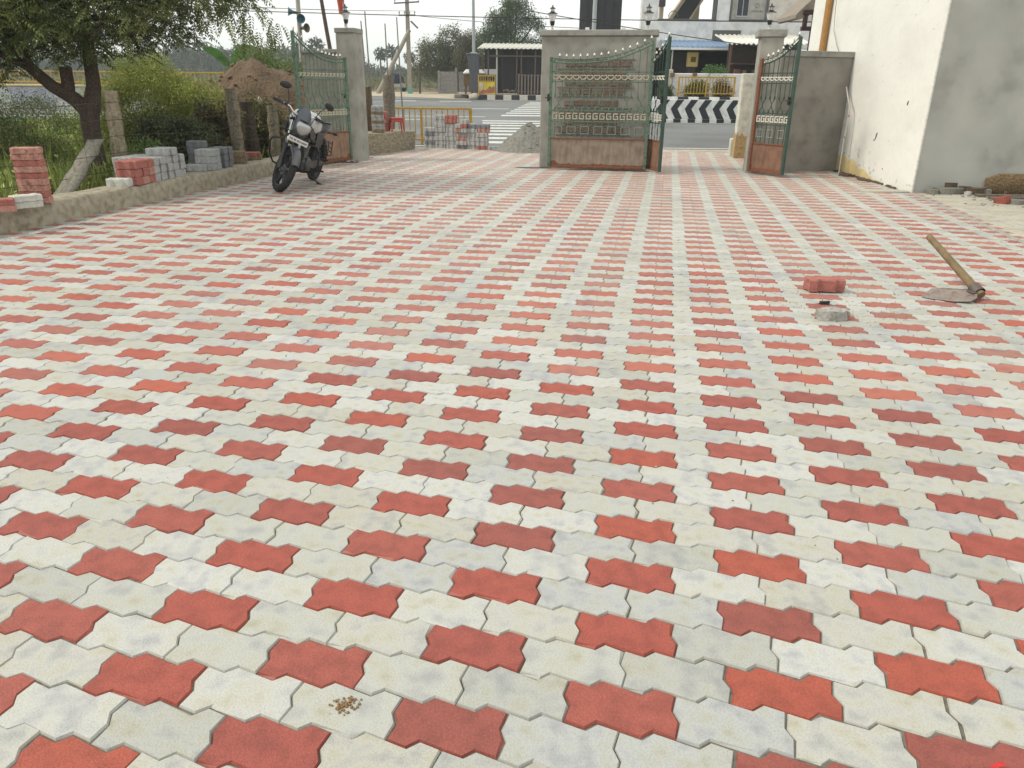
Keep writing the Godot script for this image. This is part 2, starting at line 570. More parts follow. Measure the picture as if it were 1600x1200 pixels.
# ---------------------------------------------------------------- the place
func _ready():
	rng.seed = 77
	# camera, sky, sun, exposure
	var cam = Camera3D.new()
	cam.name = "camera"
	cam.position = Vector3(0, 1.24197, 0)
	cam.rotation = Vector3(-0.380597, 0, 0.010141)
	cam.fov = 54.558
	cam.near = 0.05
	cam.far = 2500.0
	add_child(cam)
	cam.current = true
	var env = Environment.new()
	env.background_mode = Environment.BG_SKY
	var sky = Sky.new()
	var ps = ProceduralSkyMaterial.new()
	ps.sky_top_color = Color(.945, .955, .945)
	ps.sky_horizon_color = Color(.97, .975, .955)
	ps.sky_curve = 0.2
	ps.ground_horizon_color = Color(.80, .80, .77)
	ps.ground_bottom_color = Color(.5, .5, .47)
	ps.sun_angle_max = 40.0
	ps.sun_curve = 0.2
	sky.sky_material = ps
	env.sky = sky
	env.background_energy_multiplier = 0.97
	env.tonemap_mode = Environment.TONE_MAPPER_LINEAR
	env.tonemap_exposure = 1.27
	env.fog_enabled = true
	env.fog_density = 0.0011
	env.fog_light_color = Color(.86, .90, .91)
	env.sdfgi_enabled = true
	env.ssao_enabled = true
	env.ssil_enabled = true
	var we = WorldEnvironment.new()
	we.name = "environment"
	we.environment = env
	add_child(we)
	var sun = DirectionalLight3D.new()
	sun.name = "sun"
	sun.light_color = Color(1.0, .965, .90)
	sun.light_energy = 0.64
	sun.light_angular_distance = 10.0
	sun.shadow_enabled = true
	sun.transform = Transform3D(Basis.looking_at(Vector3(.66, -.70, -.08).normalized()), Vector3(0, 20, 0))
	add_child(sun)

	make_textures()
	setting()
	var paver = paving()
	kerb_wall()
	gates_and_walls()
	white_building()
	left_field()
	far_side()
	loose_blocks(paver)
	motorcycle()
	yard_things(paver)
	sand_drifts()

func sheet(pts, y):
	# pts: corners counterclockwise from above; y lies above the climbing ground
	var st = begin()
	flat(st)
	var v = []
	for p in pts: v.append(Vector3(p[0], ground(p[1]) + y, p[1]))
	for i in range(1, v.size() - 1): tri_n(st, v[0], v[i], v[i + 1], Vector3.UP)
	return st

func setting():
	# the ground: one sheet out to the horizon
	var xs = []; var zs = []
	for v in [-900, -400, -200, -110, -70, -50, -40, -34, -30]: xs.append(float(v))
	var x = -28.0
	while x < 8.1:
		xs.append(x); x += .75
	for v in [12, 20, 40, 80, 160, 400, 900]: xs.append(float(v))
	for v in [-1400, -700, -400, -250, -160, -110, -80, -64, -52, -44, -36, -30, -26]: zs.append(float(v))
	var z = -23.0
	while z < -16.6:
		zs.append(z); z += .65
	zs.append(-16.5)
	z = -15.75
	while z < 3.0:
		zs.append(z); z += .75
	for v in [6, 14, 40, 120, 400]: zs.append(float(v))
	var n = noise3(3, .35, 4)
	var st = begin()
	smooth(st)
	var H = func(px, pz):
		var y = ground(pz) - .03
		var wild = clampf((-5.4 - px - (pz + 8.0) * -.12) / 1.5, 0, 1) * clampf((pz + 23.0) / 3.0, 0, 1)
		return y + wild * n.get_noise_2d(px, pz) * .14
	for i in xs.size() - 1:
		for j in zs.size() - 1:
			var q = []
			for d in [[0, 1], [1, 1], [1, 0], [0, 0]]:
				var px = xs[i + d[0]]; var pz = zs[j + d[1]]
				q.append(Vector3(px, H.call(px, pz), pz))
			quad(st, q[0], q[1], q[2], q[3])
	struct("ground", st, M("earth", lin(.22, .175, .115), .95, {"t": "soil", "s": .8, "t2": "cloud", "s2": .12, "b": "lumps", "bs": 2.0}))
	# the road, in front of the gate from left to right
	var road = thing("road", "", "", Vector3.ZERO)
	tag(road, "", "", "", "structure")
	obj("asphalt", sheet([[-300, -16.9], [300, -16.9], [300, -51.5], [2.5, -51.5], [-1.0, -50.2], [-4.5, -53.0], [-9.0, -57.5], [-14, -60], [-300, -62]], -.014), M("asphalt", lin(.235, .245, .245), .85, {"t": "grit", "s": 1.2, "t2": "cloud", "s2": .07, "b": "grain", "bs": .3}), road)
	var paint = M("road_paint", lin(.70, .71, .68), .7, {"t": "mottle", "s": 1.4, "t2": "streak", "s2": .5})
	for k in 8:
		var zz = -18.0 - k * 1.27
		obj("zebra_stripe", sheet([[-.72 - k * .06 + (.05 if k > 4 else 0.0), zz], [2.5, zz], [2.5, zz - .62], [-.72 - k * .06, zz - .62]], -.008), paint, road)
	for k in 9:
		var zz = -30.6 - k * 2.0
		obj("zebra_stripe", sheet([[-.55 + k * .17, zz], [3.9, zz], [3.9, zz - .95], [-.5 + k * .17, zz - .95]], -.008), paint, road)
	obj("edge_line", sheet([[-60, -17.15], [60, -17.15], [60, -17.3], [-60, -17.3]], -.008), paint, road)
	obj("centre_line", sheet([[-60, -37.2], [-.3, -37.2], [-.3, -37.6], [-60, -37.6]], -.008), paint, road)
	obj("centre_line", sheet([[-60, -29.8], [-1.1, -29.8], [-1.1, -30.1], [-60, -30.1]], -.008), paint, road)
	obj("centre_line", sheet([[-60, -27.5], [-3.2, -27.5], [-3.2, -27.75], [-60, -27.75]], -.008), paint, road)
	for k in 12:
		var x0 = -4.5 - k * 3.3
		obj("lane_dash", sheet([[x0, -47.2], [x0 + 1.9, -47.2], [x0 + 1.9, -47.9], [x0, -47.9]], -.008), paint, road)
	obj("median_line", sheet([[4.4, -27.0], [60, -27.0], [60, -27.12], [4.4, -27.12]], -.008), paint, road)
	struct("road_verge", sheet([[-9.0, -57.4], [-4.5, -52.9], [-1.0, -50.1], [3.0, -51.4], [3.0, -72], [-40, -72], [-40, -61], [-14, -59.9]], -.006), M("sand_verge", lin(.56, .51, .40), .95, {"t": "soil", "s": .5, "t2": "cloud", "s2": .1}))
	struct("roadside_strip", sheet([[-3.2, -15.6], [6.0, -15.4], [6.0, -16.95], [-3.2, -16.95]], -.012), M("dusty_strip", lin(.54, .51, .43), .95, {"t": "soil", "s": .9, "t2": "cloud", "s2": .3, "b": "grain", "bs": .4}))

func kerb_wall():
	# the low plastered wall along the left side of the yard
	var o = thing("low_wall", "low rough cement ledge running along the left edge of the yard", "wall", to_world(Vector3(-5.6, 0, 0)), -YAW)
	var n = noise3(21, 1.0, 4)
	var st = begin()
	var rows = []
	var N = 90
	for i in N:
		var z = lerpf(1.0, -11.65, i / float(N - 1))
		var e = n.get_noise_2d(z * 5.0, 3.0) * .012
		var f = n.get_noise_2d(z * 7.0, 30.0) * .010
		var top = .2 + n.get_noise_2d(z * 4.0, 60.0) * .012
		rows.append([Vector3(.012 + e, -.05, z), Vector3(.008 + f, .09, z), Vector3(-.002 + e * .7, top - .022, z), Vector3(-.018 + f, top - .004, z), Vector3(-.05, top, z), Vector3(-.2, top + e * .6, z), Vector3(-.36 + f * 2.0, top - .01, z), Vector3(-.40 + e * 3.0, top - .05, z), Vector3(-.42, -.1, z)])
	loft(st, rows, true, true, false)
	obj("plaster", st, M("ledge_cement", lin(.44, .41, .335), .95, {"t": "plaster", "s": .9, "t2": "soil", "s2": .9, "b": "lumps", "bs": .7}), o)

# ---------------------------------------------------------------- gate, pillars, lamps
func lamp_post(at, turn, label):
	var o = thing("gate_lamp", label, "lamp", at, turn, "carriage lamps on the gate pillars")
	var black = M("lamp_black", lin(.02, .02, .022), .45)
	var st = begin()
	lathe(st, [[.0, 0], [.032, 0], [.030, .012], [.018, .02], [.016, .075], [.0, .075]], 12)
	obj("stem", st, M("lamp_grey", lin(.5, .5, .48), .5), o)
	st = begin()
	lathe(st, [[.0, .07], [.028, .07], [.040, .125], [.042, .13], [.0, .13]], 14)
	obj("socket", st, black, o)
	st = begin()
	lathe(st, [[.036, .131], [.048, .16], [.066, .225], [.068, .232]], 20)
	lathe(st, [[.062, .232], [.044, .16], [.032, .131]], 20)
	obj("glass_bell", st, M("lamp_glass", Color(.95, .96, .95), .12, {"glass": .45, "two": true}), o)
	st = begin()
	ball(st, Vector3(0, .172, 0), Vector3(.017, .03, .017), 10)
	obj("bulb", st, M("bulb_white", lin(.75, .75, .72), .4), o)
	st = begin()
	lathe(st, [[.0, .231], [.082, .232], [.080, .238], [.05, .252], [.030, .268], [.0, .268]], 20)
	for k in 4:
		var a = TAU * k / 4 + .4
		bar(st, Vector3(cos(a) * .026, .266, sin(a) * .026), Vector3(cos(a) * .024, .306, sin(a) * .024), .0035, 5)
	obj("hood", st, black, o)
	st = begin()
	lathe(st, [[.0, .268], [.021, .268], [.022, .305], [.0, .305]], 12)
	obj("small_glass", st, M("lamp_glass", Color.WHITE), o)
	st = begin()
	lathe(st, [[.0, .305], [.048, .306], [.046, .311], [.018, .328], [.008, .336], [.012, .345], [.006, .356], [.0, .362]], 16)
	obj("finial", st, black, o)

func greek_key(st, x, y, w, h, t, d):
	# a square spiral hook made of five straight pieces
	var P = [[-.5, -.5], [-.5, .5], [.5, .5], [.5, -.5], [-.12, -.5], [-.12, .08], [.2, .08]]
	P = [[.5, .5], [-.5, .5], [-.5, -.5], [.5, -.5], [.5, .05], [-.05, .05]]
	for i in P.size() - 1:
		var a = P[i]; var b = P[i + 1]
		var x0 = x + minf(a[0], b[0]) * w - t / 2; var x1 = x + maxf(a[0], b[0]) * w + t / 2
		var y0 = y + minf(a[1], b[1]) * h - t / 2; var y1 = y + maxf(a[1], b[1]) * h + t / 2
		if i % 2 == 0:
			x0 += t * .98 if i > 0 else 0.0; x1 -= t * .98 if i > 0 else 0.0
		box(st, Vector3((x0 + x1) / 2, (y0 + y1) / 2, 0), Vector3(x1 - x0, y1 - y0, d), .002)

func gate_leaf(called, label, at, to, h0, h1, n, o = {}):
	var d = to - at
	var W = Vector2(d.x, d.z).length()
	var g = thing(called, label, "gate", at, atan2(-d.z, d.x))
	var green = M("gate_green", lin(.115, .225, .175), .55, {"t": "rust", "s": 1.3, "t2": "mottle", "s2": 5.0, "own": true})
	if o.get("dark", false): green = M("gate_dark_green", lin(.035, .075, .058), .55, {"t": "mottle", "s": 3.0, "own": true})
	var rusty = M("gate_rust", lin(.20, .085, .045), .85, {"t": "rust", "s": 3.0, "own": true, "b": "grain", "bs": .1})
	var ivory = M("gate_ivory", lin(.50, .465, .36), .6, {"t": "mottle", "s": 6.0, "own": true})
	if o.get("ivory_top", false): ivory = M("gate_white", lin(.68, .66, .58), .6, {"t": "mottle", "s": 6.0, "own": true})
	var thin = o.get("thin", .0065)
	var sheet_top = o.get("sheet", .48)
	var curve = func(x):
		# top rail: level by the hinge, sweeping up to the free stile
		var f = clampf(x / W, 0, 1)
		var flat_to = o.get("level", .45)
		var s = clampf((f - flat_to) / (1.0 - flat_to), 0, 1)
		return h0 - .07 + (h1 - h0 + .03) * pow(s, 1.7) - .02 * sin(PI * minf(f / maxf(flat_to, .01), 1.0))
	# stiles
	var sw = .022
	obj("hinge_stile", bx(-sw, sw, .035, h0, -sw, sw, .004), rusty if o.get("rust_hinge", false) else green, g)
	obj("free_stile", bx(W - sw, W + sw, .035, h1, -sw, sw, .004), rusty if o.get("rust_free", false) else green, g)
	# bottom sheet with its frame
	var st = begin()
	box(st, Vector3(W / 2, (.05 + sheet_top) / 2, 0), Vector3(W - sw * 2 - .004, sheet_top - .05, .006))
	var key = o.get("sheet_mat", "tan")
	var sm
	if key == "tan": sm = M("sheet_tan", lin(.31, .24, .185), .8, {"t": "cloud", "s": 1.2, "t2": "streak", "s2": Vector3(1.5, .25, 1.5), "b": "grain", "bs": .15, "own": true})
	elif key == "orange": sm = M("sheet_orange", lin(.32, .195, .125), .8, {"t": "cloud", "s": 1.2, "t2": "streak", "s2": Vector3(1.5, .25, 1.5), "b": "grain", "bs": .15, "own": true})
	else: sm = M("sheet_brown", lin(.235, .125, .08), .8, {"t": "cloud", "s": 1.2, "t2": "streak", "s2": Vector3(1.5, .25, 1.5), "b": "grain", "bs": .15, "own": true})
	obj("sheet_panel", st, sm, g)
	# rust eaten in along the welds and the foot of the sheet
	var nz = noise3(int(W * 1000.0) + n, 1.0, 3)
	for side in [1.0, -1.0]:
		st = begin()
		var rag = [Vector2(sw + .004, .068)]
		for k in 41: rag.append(Vector2(lerpf(sw + .004, W - sw - .004, k / 40.0), .085 + .05 * absf(nz.get_noise_1d(k * 9.0)) + (.05 if k < 3 else 0.0)))
		rag.append(Vector2(W - sw - .004, .068))
		prism(st, rag, minf(side * .0034, side * .0046), maxf(side * .0034, side * .0046))
		obj("rust_band", st, rusty, g)
	st = begin()
	box(st, Vector3(W / 2, .05, 0), Vector3(W - sw * 2, .03, .032), .003)
	obj("bottom_rail", st, rusty, g)
	st = begin()
	box(st, Vector3(W / 2, sheet_top, 0), Vector3(W - sw * 2, .022, .028), .003)
	obj("middle_rail", st, rusty, g)
	# level rails
	for y in [.735, .895, 1.315, 1.455]:
		obj("rail", bx(sw, W - sw, y - .008, y + .008, -.009, .009, .002), green, g)
	# sweeping top rail: two runs with the scroll band between
	for k in 2:
		var pts = []
		for i in 21: pts.append(Vector3(W * i / 20.0, curve.call(W * i / 20.0) + (.0 if k == 0 else .052) * o.get("double", 1.0), 0))
		if k == 0 or o.get("double", 1.0) > 0.0: obj("top_rail", tube(begin(), pts, .012 if k == 0 else .007, 8), green, g)
	var stp = (W - sw * 2) / n
	for i in n:
		var x = sw + stp * (i + .5)
		var s = 1.0 if i % 2 == 0 else -1.0
		var top = curve.call(x)
		# upright with its waist
		var q = stp * .46 * s
		var pts = [Vector3(x, sheet_top, 0), Vector3(x, .86, 0), Vector3(x, .90, 0), Vector3(x + q * .3, .945, 0), Vector3(x + q, .985, 0), Vector3(x + q, 1.035, 0), Vector3(x + q * .3, 1.075, 0), Vector3(x, 1.12, 0), Vector3(x, 1.2, 0), Vector3(x, top, 0)]
		obj("upright", tube(begin(), pts, thin, 6), green, g)
		st = begin()
		for y in [.915, 1.115]: obj("collar", lathe(begin(), [[0, y - .03], [.010, y - .028], [.015, y], [.010, y + .028], [0, y + .03]], 8, Transform3D(Basis(), Vector3(x, 0, 0))), green, g)
		# heart-shaped scroll
		st = begin()
		var hp = []
		for k in 15:
			var a = lerpf(-.97 * PI, .97 * PI, k / 14.0)
			var r = stp * .42
			hp.append(Vector3(x + sin(a) * r, 1.384 - cos(a) * r * .86 - (.026 * (absf(a) - 2.1) if absf(a) > 2.1 else 0.0), .004))
		tube(st, hp, .0085, 6)
		obj("scroll", st, ivory, g)
		# Greek key
		st = begin()
		greek_key(st, x, .815, stp * .60, .078, .016, .016)
		obj("key_ornament", st, ivory, g)
		# little hooked scroll between the top rails
		if o.get("double", 1.0) > 0.0:
			st = begin()
			var cp = []
			for k in 9:
				var a = lerpf(-.2, 1.6 * PI, k / 8.0)
				cp.append(Vector3(x + cos(a) * stp * .27, top + .026 + sin(a) * .018, 0))
			tube(st, cp, .006, 5)
			obj("top_scroll", st, ivory if o.get("ivory_top", false) else green, g)
		# finial above the rail
		st = begin()
		var fx = x + stp * .5
		if i < n - 1 or o.get("last", true):
			fx = minf(fx, W - .03)
			var ft = curve.call(fx) + .052 * o.get("double", 1.0)
			bar(st, Vector3(fx, ft, 0), Vector3(fx, ft + .045, 0), .006, 6)
			obj("spike", st, green, g)
			st = begin()
			lathe(st, [[0, ft + .04], [.019, ft + .045], [.013, ft + .06], [0, ft + .082]], 10, Transform3D(Basis(), Vector3(fx, 0, 0)))
			obj("finial", st, M("finial_white", lin(.72, .70, .64), .55), g)
	# square frames in the lower field
	var ns = maxi(2, n / 2)
	for i in ns:
		var x = sw + (W - sw * 2) * (i + .5) / ns
		st = begin()
		var a = stp * .62
		for e in [[-a, 0, .008, .118], [a, 0, .008, .118], [0, -.055, a * 2, .008], [0, .055, a * 2, .008]]:
			box(st, Vector3(x + e[0], .61 + e[1], .006), Vector3(e[2] - (.0085 if e[2] > .02 else 0.0), e[3], .007))
		obj("square_frame", st, M("gate_pale", lin(.24, .27, .235), .6), g)
	# latch
	st = begin()
	box(st, Vector3(W * o.get("latch", .02), 1.08, .035), Vector3(.03, .11, .045), .008)
	bar(st, Vector3(W * o.get("latch", .02) - .05, 1.08, .05), Vector3(W * o.get("latch", .02) + .05, 1.08, .05), .009)
	obj("latch", st, M("latch_black", lin(.025, .022, .02), .6), g)
	return g

func pillar_mat(): return M("cement_render", lin(.385, .375, .335), .93, {"t": "plaster", "s": .45, "t2": "cloud", "s2": .5, "b": "lumps", "bs": .12})

func gates_and_walls():
	var cement = pillar_mat()
	# left pillar, its front right arris at (-2.66, -13.48)
	var p = thing("gate_pillar", "grey cement gate pillar with a flat cap, left of the main gateway", "pillar", Vector3(-2.66, 0, -13.48), -YAW)
	obj("shaft", bx(-.32, 0, -.05, 2.03, -.38, 0, .008), cement, p)
	obj("cap", bx(-.335, .012, 2.03, 2.105, -.395, .012, .008), M("cement_cap", lin(.34, .335, .305), .93, {"t": "plaster", "s": 1.1, "t2": "cloud", "s2": .8}), p)
	lamp_post(Vector3(-2.80, 2.105, -13.62), .3, "carriage lamp on the left gate pillar")
	var w = thing("boundary_wall", "grey rendered wall panel behind the left green gate leaf", "wall", Vector3(-2.66, 0, -13.48), -YAW)
	obj("panel", bx(-1.02, -.322, -.05, 1.73, -.34, -.14, .006), M("cement_dull", lin(.30, .295, .26), .93, {"t": "plaster", "s": .8, "t2": "cloud", "s2": .6, "b": "lumps", "bs": .25}), w)
	obj("coping", bx(-1.04, -.337, 1.73, 1.79, -.36, -.12, .006), M("cement_cap", Color.WHITE), w)
	# middle: a wide block of wall between the two openings
	var m = thing("middle_wall", "wide grey rendered wall block between the two gateways, brown bricks showing", "wall", Vector3(.41, 0, -12.69), -YAW)
	obj("body", bx(0, 1.74, -.05, 1.965, -.34, 0, .01), cement, m)
	obj("cap", bx(-.035, 1.775, 1.965, 2.05, -.375, .035, .01), M("cement_cap", Color.WHITE), m)
	for k in 2: obj("conduit_stub", bx(.66 + k * .55, .72 + k * .55, 2.05, 2.085, -.1, -.04, .004), M("pvc_white", lin(.7, .7, .68), .4), m)
	# a panel where loose brown bricks were built in and left unrendered
	var rowsn = 8
	var bm = []
	for c in [[.27, .20, .165], [.255, .19, .155], [.29, .225, .185], [.28, .245, .21]]: bm.append(M("brown_brick_%d" % bm.size(), lin(c[0], c[1], c[2]), .9, {"t": "soil", "s": 3.0, "t2": "mottle", "s2": 4.0, "b": "grain", "bs": .3}))
	for r in rowsn:
		var y = .55 + r * .135 + (0.03 if r > 3 else 0.0)
		for k in 6:
			var x = .30 + k * .172 + (.08 if r % 2 else 0.0)
			if x > 1.38 - (.2 if r < 4 else 0.0): continue
			var st = begin()
			box(st, Vector3(x + .08, y + .05, .002 + R(0, .010)), Vector3(.158 + R(-.006, .004), .088 + R(-.008, .004), .03), .006, Basis(Vector3.BACK, R(-.02, .02)))
			obj("brick", st, bm[rng.randi() % 4], m)
	for r in rowsn + 1:
		var y = .515 + r * .135 + (0.03 if r > 3 else 0.0)
		obj("mortar_band", bx(.26, 1.45, y, y + .022, 0, .009 + .004 * (r % 2), .004), M("mortar", lin(.22, .215, .195), .95, {"t": "plaster", "s": 2.0}), m)
	lamp_post(Vector3(.57, 2.05, -12.82), 0, "carriage lamp on the left end of the wide middle wall")
	lamp_post(Vector3(2.01, 2.05, -12.53), .5, "carriage lamp on the right end of the wide middle wall")
	# right pillar
	p = thing("gate_pillar", "grey cement gate pillar beside the narrow right gateway", "pillar", Vector3(3.66, 0, -12.22), -YAW)
	obj("shaft", bx(0, .33, -.05, 1.955, -.42, 0, .008), cement, p)
	obj("cap", bx(-.05, .36, 1.955, 2.06, -.45, .03, .008), M("cement_cap", Color.WHITE), p)
	lamp_post(Vector3(3.80, 2.06, -12.36), .9, "carriage lamp on the right gate pillar")
	w = thing("boundary_wall", "tall grey rendered wall joining the right pillar to the white building", "wall", Vector3(4.0, 0, -12.30), .30)
	obj("panel", bx(-.03, 1.34, -.05, 1.70, -.2, 0, .006), M("cement_warm", lin(.30, .28, .25), .93, {"t": "plaster", "s": .4, "t2": "cloud", "s2": .4, "b": "lumps", "bs": .12}), w)
	obj("coping", bx(-.03, 1.345, 1.70, 1.785, -.225, .02, .006), M("cement_cap", Color.WHITE), w)
	# old limewashed stub behind the right pillar
	w = thing("stub_wall", "limewashed old stub wall with a yellow dirty foot behind the right pillar", "wall", Vector3(4.21, 0, -14.88), -.12)
	obj("body", bx(0, .45, -.05, 1.5, -.3, 0, .015), M("old_limewash", lin(.64, .63, .55), .95, {"t": "plaster", "s": .6, "t2": "cloud", "s2": 1.2, "b": "lumps", "bs": .5}), w)
	var rg = [Vector2(.45, .0), Vector2(.45, .40)]
	for k in 12: rg.append(Vector2(.45 - .45 * (k + .5) / 12.0, .42 + .03 * sin(k * 2.3) + .02 * sin(k * 5.1)))
	rg.append(Vector2(0, .48)); rg.append(Vector2(0, 0))
	var ds = begin()
	prism(ds, rg, .001, .006)
	for q in rg.size(): rg[q].x = rg[q].x * .66 - .30
	prism(ds, rg, -.006, -.001, Transform3D(Basis(Vector3(0, 0, 1), Vector3(0, 1, 0), Vector3(-1, 0, 0)), Vector3(-.007, 0, 0)))
	obj("dirt_crust", ds, M("dirty_yellow", lin(.42, .33, .17), .95, {"t": "rust", "s": 2.0, "b": "lumps", "bs": .5}), w)
	w = thing("kerb_block", "small white concrete block at the foot of the old stub wall", "block", Vector3(4.24, 0, -15.35), -.1)
	obj("body", bx(0, .16, -.03, .33, -.15, 0, .02), M("old_limewash", Color.WHITE), w)
	# leaves
	gate_leaf("gate_leaf", "green gate leaf with an orange rusty foot, open behind the motorcycle", Vector3(-2.81, 0, -13.36), Vector3(-3.34, 0, -12.28), 1.66, 1.98, 13, {"sheet_mat": "orange", "sheet": .50, "latch": .01, "dark": false, "level": .35})
	gate_leaf("gate_leaf", "wide green gate leaf folded flat in front of the middle wall", Vector3(.555, 0, -12.45), Vector3(2.055, 0, -12.19), 1.665, 1.885, 14, {"sheet_mat": "tan", "level": .45, "latch": -.02})
	gate_leaf("wicket_leaf", "narrow gate leaf standing edge-on at the right end of the middle wall", Vector3(2.075, 0, -12.50), Vector3(2.235, 0, -11.88), 1.66, 1.93, 6, {"sheet_mat": "brown", "level": .1, "dark": true, "rust_hinge": true, "ivory_top": true, "latch": .95})
	gate_leaf("wicket_leaf", "narrow gate leaf with a rusty hinge side hung on the right pillar", Vector3(3.70, 0, -12.17), Vector3(4.03, 0, -11.60), 1.66, 1.93, 7, {"sheet_mat": "brown", "level": .1, "dark": true, "rust_hinge": true, "ivory_top": true, "latch": .96, "sheet": .455})
	# spilt tar at the foot of the middle wall
	var st = begin()
	var n = noise3(4, 2.0)
	var ring = []
	for i in 28:
		var a = TAU * i / 28
		ring.append(Vector3(.32 + cos(a) * (.30 + .07 * n.get_noise_1d(i * 9.0)), .005, -12.66 - sin(a) * (.10 + .03 * n.get_noise_1d(i * 13.0 + 50))))
	for i in 28: tri_n(st, Vector3(.32, .007, -12.66), ring[i], ring[(i + 1) % 28], Vector3.UP)
	tag(obj("tar_patch", st, M("tar", lin(.015, .015, .015), .5, {"b": "lumps", "bs": .4})), "black patch of tar on the pavers at the foot of the middle wall", "tar patch")
	st = begin()
	for k in 26:
		var c = Vector3(-2.84 + R(-.26, .2), 0, -13.36 + R(-.1, .18))
		ball(st, c, Vector3(R(.02, .06), R(.008, .02), R(.02, .05)), 6)
	tag(obj("dirt_line", st, M("tar", Color.WHITE)), "dark swept dirt on the pavers under the left gate leaf", "dirt", "", "stuff")

func facade_picture(kind):
	# limewash with peeled, yellowed foot and dark scuffs; shapes of their own, not light
	var im = Image.create(512, 512, false, Image.FORMAT_RGB8)
	var a = noise3(71, .018, 5); var b = noise3(72, .05, 4); var c = noise3(73, .006, 3)
	for y in 512:
		var h = (511 - y) / 512.0 * 2.56     # metres above the ground in the lowest repeat
		for x in 512:
			var u = x / 512.0
			var col = Color(.89, .893, .872)
			col *= 1.0 - .05 * clampf(c.get_noise_2d(x, y) + .2, 0, 1) - .03 * absf(b.get_noise_2d(x, y * .4))
			var edge = .33 * clampf((u - .10) / .34, 0.0, 1.0) - .05 + .09 * a.get_noise_2d(x, y)
			if h < edge:
				var k = clampf((edge - h) / .05, 0, 1)
				var yel = Color(.86, .77, .52).lerp(Color(.80, .74, .58), clampf(b.get_noise_2d(x * 1.3, y) + .4, 0, 1))
				col = col.lerp(yel, k * .92)
			elif h < edge + .35:
				var s = a.get_noise_2d(x * 2.0, y * 1.5 + 200)
				if s > .30: col = col.lerp(Color(.62, .62, .58), clampf((s - .30) * 3.0, 0, .5) * clampf((edge + .35 - h) / .3, 0, 1))
			if h > .5:
				var s2 = b.get_noise_2d(x * .8 + 300, y * .8)
				if s2 > .56: col = col.lerp(Color(.6, .6, .56), clampf((s2 - .56) * 3.0, 0, .4))
			im.set_pixel(x, y, col)
	return ImageTexture.create_from_image(im)

